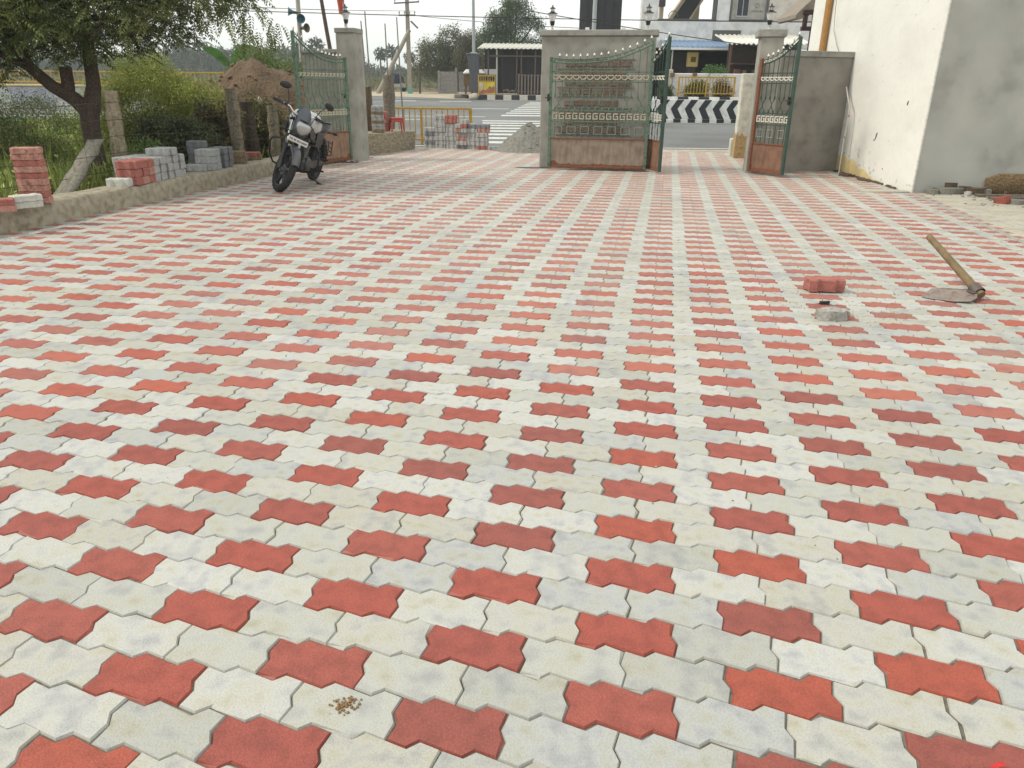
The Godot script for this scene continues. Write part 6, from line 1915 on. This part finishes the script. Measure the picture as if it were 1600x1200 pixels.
	for e in [
		[5.62, -9.88, .20, .075, .07, .05, "grey", "long grey kerb piece lying along the foot of the grey wall", "kerb piece"],
		[5.40, -9.86, .07, .055, .06, .3, "grey", "dark lump of concrete at the left end of the rubble by the grey wall", "rubble"],
		[5.77, -9.70, .04, .05, .04, .2, "pale", "small pale stone right of the long kerb piece", "stone"],
		[5.70, -10.0, .09, .13, .05, .5, "brown", "reddish-brown broken brick on top of the rubble by the grey wall", "brick"],
		[5.95, -9.87, .12, .08, .06, .2, "brown", "brown rubble lump before the stone footing", "rubble"],
		[6.12, -9.90, .08, .06, .05, .9, "grey", "grey rubble lump beside the brown stone footing", "rubble"],
		[5.86, -9.95, .08, .09, .05, .4, "brown", "dark brown clod between the kerb piece and the stone footing", "rubble"],
		[5.80, -9.02, .08, .085, .05, -.5, "red", "broken red paver tipped up on the grey apron", "paver piece"],
		[5.95, -9.00, .10, .05, .07, .3, "grey", "flat grey chunk beside the tipped red paver piece", "chunk"],
		[6.20, -8.98, .09, .06, .06, .15, "pale", "square pale block right of the tipped red paver piece", "block"],
		[6.60, -9.10, .07, .04, .05, .0, "red", "small red paver piece near the right edge of the apron", "paver piece"],
		[6.62, -8.72, .09, .05, .06, .1, "pale", "pale block cut by the right edge of the picture on the apron", "block"],
		[5.10, -11.9, .07, .03, .09, .4, "brown", "dark dirt clod at the corner of the white building and the grey wall", "dirt"],
		[5.14, -11.3, .04, .025, .16, .1, "brown", "dark crumbling mortar at the foot of the white wall", "dirt"]]:
		st = begin()
		var rg = []
		var kn = 4 if e[6] in ["pale", "red"] or e[2] > .15 else 7
		for k in kn:
			var a = TAU * (k + .5) / kn + .3
			rg.append(Vector3(cos(a) * e[2] * 1.2 * R(.85, 1.1), 0, -sin(a) * e[4] * 1.2 * R(.85, 1.1)))
		rough_slab(st, rg, 0, e[3], 0, n, .012)
		var o = obj("rubble_piece", st, rm[e[6]], null, Vector3(e[0], 0, e[1]))
		o.rotation = Vector3(0.0, e[5], .28 if e[6] == "red" and e[3] > .05 else 0.0)
		tag(o, e[7], e[8])
	# weathered plank behind the chunks
	for e in [[6.28, -9.42, .42, .10, "grey weathered plank lying before the brown stone footing"], [6.2, -9.62, .36, -.06, "thin darker plank lying against the brown stone footing"]]:
		st = begin()
		box(st, Vector3(0, .016, 0), Vector3(e[2] * 2, .03, .10), .004)
		var o = obj("plank", st, M("grey_plank", lin(.20, .17, .125), .9, {"t": "bark", "s": Vector3(1.2, 6, 6)}), null, Vector3(e[0], 0, e[1]))
		o.rotation.y = e[3]
		tag(o, e[4], "plank")
	# ragged mortar along the foot of the white wall
	st = begin()
	for i in 70:
		var z = R(-12.7, -10.3)
		ball(st, Vector3(5.19 - (z + 9.97) * .0346 - R(.0, .07), .005, z), Vector3(R(.012, .035), R(.006, .024), R(.02, .06)), 6, Basis(Vector3.UP, R(0, 6)), n, .4, 12.0)
	tag(obj("mortar_crumbs", st, rm["brown"]), "ragged dark crumbs of mortar along the foot of the white wall", "crumbs", "", "stuff")
	st = begin()
	for i in 110:
		var c = Vector3(R(5.3, 6.9), 0, R(-9.95, -8.6) - .15 * pow(rng.randf(), 2.0))
		var s = R(.006, .028)
		ball(st, c, Vector3(s, s * .7, s), 5, Basis(), n, .5, 30.0)
	tag(obj("rubble_chips", st, rm["grey"]), "small stone chips scattered on the apron before the grey wall", "chips", "", "stuff")
	# whitish plank of mortar at the wall corner
	st = begin()
	rough_slab(st, [Vector3(-.32, 0, .05), Vector3(.30, 0, .08), Vector3(.32, 0, -.06), Vector3(-.30, 0, -.07)], 0, .022, 0, n, .010)
	var mp = obj("mortar_skim", st, M("skim", lin(.46, .44, .36), .9, {"t": "plaster", "s": 2.0}), null, Vector3(4.83, 0, -9.98))
	tag(mp, "flat skim of pale mortar at the foot of the white wall's corner", "mortar")

# ---------------------------------------------------------------- the motorcycle (forward +z, its left +x)
func oval(c, x, y, rx, ry, n = 12, pw = 1.0):
	# ring of n points about c in the plane of x and y, pw < 1 makes it boxier
	var r = []
	for k in n:
		var a = TAU * k / n
		var ca = cos(a); var sa = sin(a)
		r.append(c + x * rx * signf(ca) * pow(absf(ca), pw) + y * ry * signf(sa) * pow(absf(sa), pw))
	return r

func moto_wheel(o, called, centre, xf, rad, tr, front):
	var T = xf * Transform3D(Basis(), centre)
	var st = begin()
	# tyre with a shaped section
	var sec = []
	for k in 14:
		var a = TAU * k / 14
		sec.append(Vector2(sin(a) * tr, cos(a) * tr * (1.06 if cos(a) > 0 else .8)))
	smooth(st)
	var N = 40
	for i in N:
		for k in 14:
			var q = []
			for d in [[0, 0], [1, 0], [1, 1], [0, 1]]:
				var a = TAU * (i + d[0]) / N
				var s = sec[(k + d[1]) % 14]
				var rr = rad - tr * 1.06 + s.y
				q.append(T * Vector3(s.x, cos(a) * rr, sin(a) * rr))
			quad(st, q[0], q[1], q[2], q[3])
	var tread_n = 32
	for i in tread_n:
		var a = TAU * i / tread_n
		for sx in [-1.0, 1.0]:
			var b = T.basis * Basis(Vector3.RIGHT, a + sx * .04)
			box(st, T * (Basis(Vector3.RIGHT, a + sx * .04) * Vector3(sx * tr * .42, rad - tr * .12, 0)), Vector3(tr * .62, .012, .030), .002, b * Basis(Vector3.FORWARD, sx * .42))
	var w = obj(called, st, M("tyre_rubber", lin(.022, .022, .023), .82, {"t": "mottle", "s": 6.0, "own": true}), o)
	# rim, spokes, hub, disc are pieces of the wheel
	st = begin()
	var R0 = rad - tr * 1.9
	for pr in [[-.036, R0 + .014, -.030, R0 - .006], [-.030, R0 - .006, .030, R0 - .006], [.030, R0 - .006, .036, R0 + .014]]:
		smooth(st)
		for i in N:
			var a = TAU * i / N; var b = TAU * (i + 1) / N
			quad_n(st, T * Vector3(pr[0], cos(a) * pr[1], sin(a) * pr[1]), T * Vector3(pr[0], cos(b) * pr[1], sin(b) * pr[1]), T * Vector3(pr[2], cos(b) * pr[3], sin(b) * pr[3]), T * Vector3(pr[2], cos(a) * pr[3], sin(a) * pr[3]), T.basis * Vector3(pr[0] + pr[2], -.0 - cos(a) * .1, -sin(a) * .1))
	torus(st, R0 + .010, .007, N, 6, T * Transform3D(Basis(), Vector3(.033, 0, 0)))
	torus(st, R0 + .010, .007, N, 6, T * Transform3D(Basis(), Vector3(-.033, 0, 0)))
	obj("rim", st, M("alloy_black", lin(.035, .035, .038), .45, {"metal": .3}), w)
	st = begin()
	for k in 6:
		var a = TAU * k / 6 + .3
		var d = Vector3(0, cos(a), sin(a)); var e = Vector3(0, -sin(a), cos(a))
		var rows = []
		for f in [.05, .12, .19, R0 - .004]:
			var wd = lerpf(.030, .018, f / R0)
			rows.append([T * (d * f + e * wd + Vector3(.014, 0, 0)), T * (d * f + Vector3(.024, 0, 0)), T * (d * f - e * wd + Vector3(.014, 0, 0)), T * (d * f - e * wd - Vector3(.014, 0, 0)), T * (d * f - Vector3(.024, 0, 0)), T * (d * f + e * wd - Vector3(.014, 0, 0))])
		loft(st, rows, false, false)
	obj("spokes", st, M("alloy_black", Color.WHITE), w)
	st = begin()
	lathe(st, [[0, -.07], [.035, -.068], [.04, -.03], [.065, -.028], [.065, .028], [.04, .03], [.035, .068], [0, .07]], 18, T * Transform3D(Basis(Vector3.FORWARD, PI / 2), Vector3.ZERO))
	obj("hub", st, M("hub_grey", lin(.16, .16, .165), .45, {"metal": .6}), w)
	if front:
		st = begin()
		lathe(st, [[.06, -.003], [.12, -.003], [.12, .003], [.06, .003], [.06, -.003]], 28, T * Transform3D(Basis(Vector3.FORWARD, PI / 2), Vector3(.062, 0, 0)))
		obj("brake_disc", st, M("disc_steel", lin(.35, .35, .35), .3, {"metal": .9}), w)

func motorcycle():
	var o = thing("motorcycle", "black and silver motorcycle leaning on its side stand by the left gate leaf", "motorcycle", Vector3(-2.83, 0, -10.08), -.06)
	o.scale = Vector3.ONE * .915
	o.rotation.z = -.225
	o.rotation.x = .0205
	o.position.y = -.006
	var black = M("bike_black", lin(.016, .016, .018), .45)
	var frame = M("bike_frame", lin(.022, .022, .024), .5)
	var silver = M("tank_silver", lin(.50, .51, .525), .32, {"metal": .1, "coat": .8})
	var grey = M("cowl_grey", lin(.05, .053, .062), .35, {"metal": .3, "coat": .6})
	var chrome = M("chrome", lin(.62, .62, .62), .15, {"metal": 1.0})
	var alu = M("engine_alu", lin(.10, .10, .10), .5, {"metal": .5, "t": "mottle", "s": 6.0, "own": true})
	# steering turned to the left about the raked head
	var head = Vector3(0, .86, .405)
	var ax = Vector3(0, cos(.46), -sin(.46))
	var S = Transform3D(Basis(), head) * Transform3D(Basis(ax, .70), Vector3.ZERO) * Transform3D(Basis(), -head)
	var X = S.basis.x; var Y = S.basis.y; var Z = S.basis.z
	var st
	moto_wheel(o, "front_wheel", Vector3(0, .302, .655), S, .302, .045, true)
	moto_wheel(o, "rear_wheel", Vector3(0, .300, -.64), Transform3D(), .300, .053, false)
	# fork
	for sx in [-1.0, 1.0]:
		st = begin()
		tube(st, [S * Vector3(sx * .092, .302, .668), S * Vector3(sx * .092, .50, .587), S * Vector3(sx * .092, .62, .534)], [.030, .028, .031], 12)
		var leg = obj("fork_leg", st, M("fork_dark", lin(.05, .05, .055), .4, {"metal": .4}), o)
		st = begin()
		tube(st, [S * Vector3(sx * .092, .62, .534), S * Vector3(sx * .092, .96, .378)], .019, 12)
		obj("fork_tube", st, chrome, leg)
	st = begin()
	for y in [.72, .93]:
		var zc = .655 - (y - .302) * tan(.43) + .02
		box(st, S * Vector3(0, y, zc), Vector3(.25, .035, .075), .01, S.basis * Basis(Vector3.RIGHT, -.43))
	tube(st, [Vector3(0, .70, .47), Vector3(0, .97, .345)], .036, 12)
	obj("steering_head", st, black, o)
	# front mudguard
	st = begin()
	var rows = []
	for i in 17:
		var a = lerpf(-1.35, 1.05, i / 16.0)
		var rr = .335 + .012 * cos(a * 1.4)
		var w = .070 - .022 * absf(a - .1)
		var c = Vector3(0, .302 + cos(a) * rr, .655 + sin(a) * rr)
		var d = Vector3(0, cos(a), sin(a))
		rows.append([S * (c - d * .045 + Vector3(w, 0, 0)), S * (c - d * .008 + Vector3(w * .82, 0, 0)), S * (c + d * .012), S * (c - d * .008 - Vector3(w * .82, 0, 0)), S * (c - d * .045 - Vector3(w, 0, 0)), S * (c - d * .050 - Vector3(w * .95, 0, 0)), S * (c - d * .014 - Vector3(w * .7, 0, 0)), S * (c + d * .006), S * (c - d * .014 + Vector3(w * .7, 0, 0)), S * (c - d * .050 + Vector3(w * .95, 0, 0))])
	loft(st, rows)
	obj("front_mudguard", st, M("guard_grey", lin(.085, .088, .092), .35, {"metal": .4, "coat": .5}), o)
	# headlamp cowl
	st = begin()
	rows = []
	for e in [[1.06, .470, .060, .020], [1.035, .505, .088, .040], [.99, .545, .115, .060], [.92, .575, .115, .075], [.86, .580, .112, .085], [.79, .560, .105, .085], [.755, .545, .085, .07]]:
		rows.append(oval(S * Vector3(0, e[0], e[1] - .03), X, Z, e[2], e[3], 16, .8))
	loft(st, rows)
	var cowl = obj("headlamp_cowl", st, grey, o)
	st = begin()
	rows = []
	for e in [[1.135, .465, .060], [1.09, .505, .085], [1.04, .545, .100], [.985, .580, .10]]:
		rows.append([S * Vector3(-e[2], e[0], e[1] - .05), S * Vector3(-e[2] * .6, e[0] + .006, e[1]), S * Vector3(0, e[0] + .01, e[1] + .018), S * Vector3(e[2] * .6, e[0] + .006, e[1]), S * Vector3(e[2], e[0], e[1] - .05)])
	loft(st, rows, false, false, false)
	obj("visor", st, M("visor_smoke", lin(.09, .095, .115), .18, {"two": true}), cowl)
	st = begin()
	rows = []
	for e in [[.965, .635, .085, .006], [.94, .648, .102, .010], [.89, .655, .098, .012], [.835, .645, .062, .012], [.81, .635, .03, .008]]:
		rows.append(oval(S * Vector3(0, e[0], e[1] - .03), X, Z, e[2], e[3] + .018, 16, .7))
	loft(st, rows)
	var lampm = obj("headlight", st, M("headlamp_glass", lin(.40, .42, .42), .10, {"metal": .5, "coat": 1.0}), o)
	st = begin()
	ball(st, S * Vector3(0, .885, .630), Vector3(.055, .045, .020), 12, S.basis)
	obj("reflector", st, chrome, lampm)
	# number plate with its worn registration
	st = begin()
	box(st, S * Vector3(0, .725, .640), Vector3(.285, .066, .008), .003, S.basis * Basis(Vector3.RIGHT, -.12))
	var plate = obj("number_plate", st, M("plate_white", lin(.66, .66, .64), .5), o)
	var tm = TextMesh.new()
	var sf = SystemFont.new()
	sf.font_names = PackedStringArray(["Droid Sans"])
	sf.font_weight = 700
	tm.font = sf
	tm.text = "TN 45 BU 5809"
	tm.font_size = 32
	tm.pixel_size = .00115
	tm.depth = .002
	var tx = MeshInstance3D.new()
	tx.name = "registration"
	tx.mesh = tm
	tx.material_override = M("letter_black", lin(.03, .03, .03), .6)
	tx.transform = Transform3D(S.basis * Basis(Vector3.RIGHT, -.12), S * Vector3(0, .725, .6455))
	plate.add_child(tx, true)
	# handlebar, grips, levers, mirrors
	st = begin()
	var hb = []
	for e in [[-.37, 1.045, .255], [-.26, 1.055, .300], [-.17, 1.05, .335], [-.09, .99, .365], [0, .985, .37], [.09, .99, .365], [.17, 1.05, .335], [.26, 1.055, .300], [.37, 1.045, .255]]: hb.append(S * Vector3(e[0], e[1], e[2]))
	tube(st, hb, .0125, 10)
	obj("handlebar", st, chrome, o)
	for sx in [-1.0, 1.0]:
		st = begin()
		tube(st, [S * Vector3(sx * .255, 1.055, .302), S * Vector3(sx * .385, 1.044, .250)], .0185, 10)
		box(st, S * Vector3(sx * .225, 1.056, .312), Vector3(.055, .045, .05), .012, S.basis)
		var gr = obj("grip", st, black, o)
		st = begin()
		tube(st, [S * Vector3(sx * .23, 1.05, .335), S * Vector3(sx * .30, 1.04, .345), S * Vector3(sx * .40, 1.03, .295)], [.009, .008, .007], 8)
		obj("lever", st, frame, gr)
		st = begin()
		tube(st, [S * Vector3(sx * .21, 1.07, .315), S * Vector3(sx * .23, 1.16, .325), S * Vector3(sx * .285, 1.245, .315)], .006, 8)
		var ms = obj("mirror_stalk", st, black, o)
		st = begin()
		ball(st, S * Vector3(sx * .325, 1.275, .310), Vector3(.078, .046, .022), 16, S.basis * Basis(Vector3.BACK, sx * -.25) * Basis(Vector3.UP, sx * .15))
		obj("mirror", st, M("mirror_black", lin(.02, .02, .024), .35), ms)
	# instruments behind the cowl
	st = begin()
	box(st, S * Vector3(0, 1.06, .42), Vector3(.17, .05, .09), .015, S.basis * Basis(Vector3.RIGHT, -.6))
	obj("instrument_panel", st, black, o)
	# indicators
	for e in [[S * Vector3(.10, .80, .56), S * Vector3(.215, .795, .565), "front"], [S * Vector3(-.10, .80, .56), S * Vector3(-.215, .795, .565), "front"], [Vector3(.06, .70, -.86), Vector3(.18, .70, -.87), "rear"], [Vector3(-.06, .70, -.86), Vector3(-.18, .70, -.87), "rear"]]:
		st = begin()
		tube(st, [e[0], e[1]], .007, 6)
		ball(st, e[1], Vector3(.040, .024, .024), 10)
		obj("indicator", st, black, o)
	# fuel tank
	st = begin()
	rows = []
	for e in [[.355, .83, .055, .06], [.31, .86, .125, .12], [.22, .89, .185, .155], [.08, .90, .205, .165], [-.07, .885, .195, .155], [-.20, .85, .165, .125], [-.30, .81, .11, .07]]:
		rows.append(oval(Vector3(0, e[1], e[0]), Vector3.RIGHT, Vector3.UP, e[2], e[3], 20, .82))
	loft(st, rows)
	var tank = obj("fuel_tank", st, silver, o)
	st = begin()
	lathe(st, [[0, 0], [.045, 0], [.045, .010], [.035, .016], [0, .016]], 16, Transform3D(Basis(Vector3.RIGHT, .05), Vector3(0, 1.056, .13)))
	obj("filler_cap", st, M("hub_grey", Color.WHITE), tank)
	for sx in [-1.0, 1.0]:
		st = begin()
		prism(st, [Vector2(.34, .74), Vector2(.40, .83), Vector2(.36, .90), Vector2(.20, .84), Vector2(.10, .74), Vector2(.20, .68)], -.012, .012, Transform3D(Basis(Vector3(0, 0, 1), Vector3(0, 1, 0), Vector3(1, 0, 0)) * Basis(Vector3.UP, .0), Vector3(sx * .165, 0, 0)))
		obj("tank_scoop", st, black, tank)
	# seat
	st = begin()
	rows = []
	for e in [[-.24, .755, .085, .04], [-.32, .74, .115, .045], [-.45, .745, .125, .05], [-.58, .76, .120, .05], [-.72, .775, .105, .045], [-.84, .785, .075, .035]]:
		rows.append(oval(Vector3(0, e[1], e[0]), Vector3.RIGHT, Vector3.UP, e[2], e[3], 16, .7))
	loft(st, rows)
	obj("seat", st, M("seat_black", lin(.020, .020, .021), .7, {"b": "grain", "bs": .1, "t": "mottle", "s": 5.0, "own": true}), o)
	# side panels and tail
	for sx in [-1.0, 1.0]:
		st = begin()
		prism(st, [Vector2(-.10, .76), Vector2(-.06, .60), Vector2(-.22, .52), Vector2(-.42, .60), Vector2(-.46, .74)], -.015, .015, Transform3D(Basis(Vector3(0, 0, 1), Vector3(0, 1, 0), Vector3(1, 0, 0)), Vector3(sx * .125, 0, 0)))
		obj("side_panel", st, black, o)
		st = begin()
		prism(st, [Vector2(-.47, .77), Vector2(-.47, .66), Vector2(-.86, .76), Vector2(-.90, .82)], -.012, .012, Transform3D(Basis(Vector3(0, 0, 1), Vector3(0, 1, 0), Vector3(1, 0, 0)), Vector3(sx * .105, 0, 0)))
		obj("tail_panel", st, grey, o)
	st = begin()
	tube(st, [Vector3(.11, .75, -.55), Vector3(.12, .80, -.70), Vector3(.09, .82, -.90), Vector3(-.09, .82, -.90), Vector3(-.12, .80, -.70), Vector3(-.11, .75, -.55)], .012, 8)
	obj("grab_rail", st, black, o)
	st = begin()
	rows = []
	for i in 13:
		var a = lerpf(-1.75, .75, i / 12.0)
		var c = Vector3(0, .30 + cos(a) * .345, -.64 + sin(a) * .345)
		var d = Vector3(0, cos(a), sin(a))
		rows.append([c - d * .04 + Vector3(.075, 0, 0), c + Vector3(.055, 0, 0), c + d * .01, c + Vector3(-.055, 0, 0), c - d * .04 - Vector3(.075, 0, 0), c - d * .045 - Vector3(.07, 0, 0), c, c - d * .045 + Vector3(.07, 0, 0)])
	loft(st, rows)
	obj("rear_mudguard", st, black, o)
	st = begin()
	ball(st, Vector3(0, .76, -.93), Vector3(.08, .035, .03), 12)
	obj("tail_light", st, M("lens_red", lin(.30, .015, .012), .2), o)
	# frame
	st = begin()
	tube(st, [Vector3(0, .80, .43), Vector3(0, .62, .40), Vector3(0, .34, .33), Vector3(0, .24, .18)], .024, 10)
	tube(st, [Vector3(0, .86, .38), Vector3(0, .74, .05), Vector3(0, .68, -.2)], .026, 10)
	for sx in [-1.0, 1.0]:
		tube(st, [Vector3(sx * .05, .24, .18), Vector3(sx * .09, .21, -.05), Vector3(sx * .09, .30, -.22), Vector3(sx * .09, .70, -.2), Vector3(sx * .10, .76, -.85)], .016, 8)
		tube(st, [Vector3(sx * .085, .31, -.18), Vector3(sx * .095, .30, -.64)], .020, 8)
	obj("frame", st, frame, o)
	for sx in [-1.0, 1.0]:
		st = begin()
		tube(st, [Vector3(sx * .125, .68, -.45), Vector3(sx * .125, .33, -.62)], .016, 8)
		for k in 11: torus(st, .030, .006, 12, 5, Transform3D(Basis(Quaternion(Vector3.RIGHT, Vector3(0, -.35, -.17).normalized())), Vector3(sx * .125, .64 - k * .025, -.47 - k * .012)))
		obj("rear_shock", st, M("fork_dark", Color.WHITE), o)
	# engine: crankcase, finned barrel, covers
	st = begin()
	box(st, Vector3(0, .33, .05), Vector3(.22, .20, .34), .05)
	lathe(st, [[0, -.135], [.085, -.13], [.10, -.11], [.10, .11], [.085, .13], [0, .135]], 24, Transform3D(Basis(Vector3.FORWARD, PI / 2), Vector3(0, .33, .10)))
	lathe(st, [[0, -.12], [.06, -.12], [.07, -.10], [.07, .10], [.06, .12], [0, .12]], 20, Transform3D(Basis(Vector3.FORWARD, PI / 2), Vector3(0, .31, -.08)))
	var en = obj("engine", st, alu, o)
	for k in 8:
		st = begin()
		box(st, Vector3(0, .455 + k * .025, .155 + k * .006), Vector3(.20 - .008 * absf(k - 3), .010, .19), .003, Basis(Vector3.RIGHT, .2))
		obj("fin", st, M("hub_grey", Color.WHITE), en)
	st = begin()
	box(st, Vector3(0, .55, .17), Vector3(.13, .24, .13), .02, Basis(Vector3.RIGHT, .2))
	box(st, Vector3(0, .67, .20), Vector3(.15, .07, .16), .02, Basis(Vector3.RIGHT, .2))
	obj("barrel", st, black, en)
	# exhaust
	st = begin()
	tube(st, [Vector3(-.03, .60, .28), Vector3(-.07, .52, .37), Vector3(-.11, .32, .34), Vector3(-.13, .23, .15), Vector3(-.14, .23, -.2), Vector3(-.16, .27, -.38)], .020, 10)
	tube(st, [Vector3(-.16, .27, -.36), Vector3(-.165, .285, -.44), Vector3(-.175, .33, -.88)], [.025, .048, .044], 12)
	obj("exhaust", st, M("exhaust_black", lin(.03, .03, .03), .4, {"metal": .5}), o)
	# leg guard hoops, each side
	for sx in [-1.0, 1.0]:
		st = begin()
		tube(st, [Vector3(sx * .03, .62, .42), Vector3(sx * .16, .67, .42), Vector3(sx * .30, .66, .41), Vector3(sx * .345, .60, .41), Vector3(sx * .34, .42, .39), Vector3(sx * .29, .32, .37), Vector3(sx * .12, .27, .32), Vector3(sx * .03, .26, .28)], .0125, 10)
		obj("leg_guard", st, black, o)
	# pegs, pedals, stands, chain cover
	for sx in [-1.0, 1.0]:
		st = begin()
		tube(st, [Vector3(sx * .10, .265, -.06), Vector3(sx * .30, .265, -.06)], .014, 8)
		tube(st, [Vector3(sx * .11, .36, -.38), Vector3(sx * .26, .38, -.40)], .012, 8)
		tube(st, [Vector3(sx * .16, .27, .06), Vector3(sx * .20, .25, .14), Vector3(sx * .24, .26, .16)], .008, 6)
		obj("foot_peg", st, black, o)
	# saree guard rails behind the left peg
	st = begin()
	for k in 4: tube(st, [Vector3(.14, .64 - k * .06, -.42 - k * .015), Vector3(.20, .62 - k * .06, -.50), Vector3(.20, .58 - k * .06, -.72), Vector3(.15, .56 - k * .06, -.78)], .006, 6)
	tube(st, [Vector3(.20, .64, -.50), Vector3(.20, .42, -.52)], .007, 6)
	tube(st, [Vector3(.20, .62, -.70), Vector3(.20, .40, -.70)], .007, 6)
	obj("saree_guard", st, black, o)
	st = begin()
	box(st, Vector3(.11, .31, -.36), Vector3(.018, .11, .52), .008)
	obj("chain_cover", st, black, o)
	st = begin()
	var foot = o.transform.affine_inverse() * Vector3(-2.60, .012, -10.20)
	tube(st, [Vector3(.09, .24, -.02), Vector3(.13, .16, -.03), foot], [.014, .013, .012], 8)
	box(st, foot, Vector3(.07, .014, .05), .004)
	obj("side_stand", st, black, o)
	st = begin()
	for e in [[S * Vector3(.06, .93, .46), Vector3(.09, .78, .36), Vector3(.05, .66, .25)], [S * Vector3(-.2, 1.04, .33), S * Vector3(-.1, .96, .50), Vector3(-.06, .72, .36)], [S * Vector3(.2, 1.04, .33), S * Vector3(.12, .95, .49), Vector3(.06, .70, .36)], [S * Vector3(-.18, 1.04, .34), S * Vector3(-.14, .80, .58), S * Vector3(-.10, .42, .66)]]:
		var pts = []
		for i in 9:
			var t = i / 8.0
			pts.append(e[0] * (1 - t) * (1 - t) + e[1] * 2.0 * t * (1 - t) + e[2] * t * t)
		tube(st, pts, .005, 6)
	obj("cables", st, black, o)
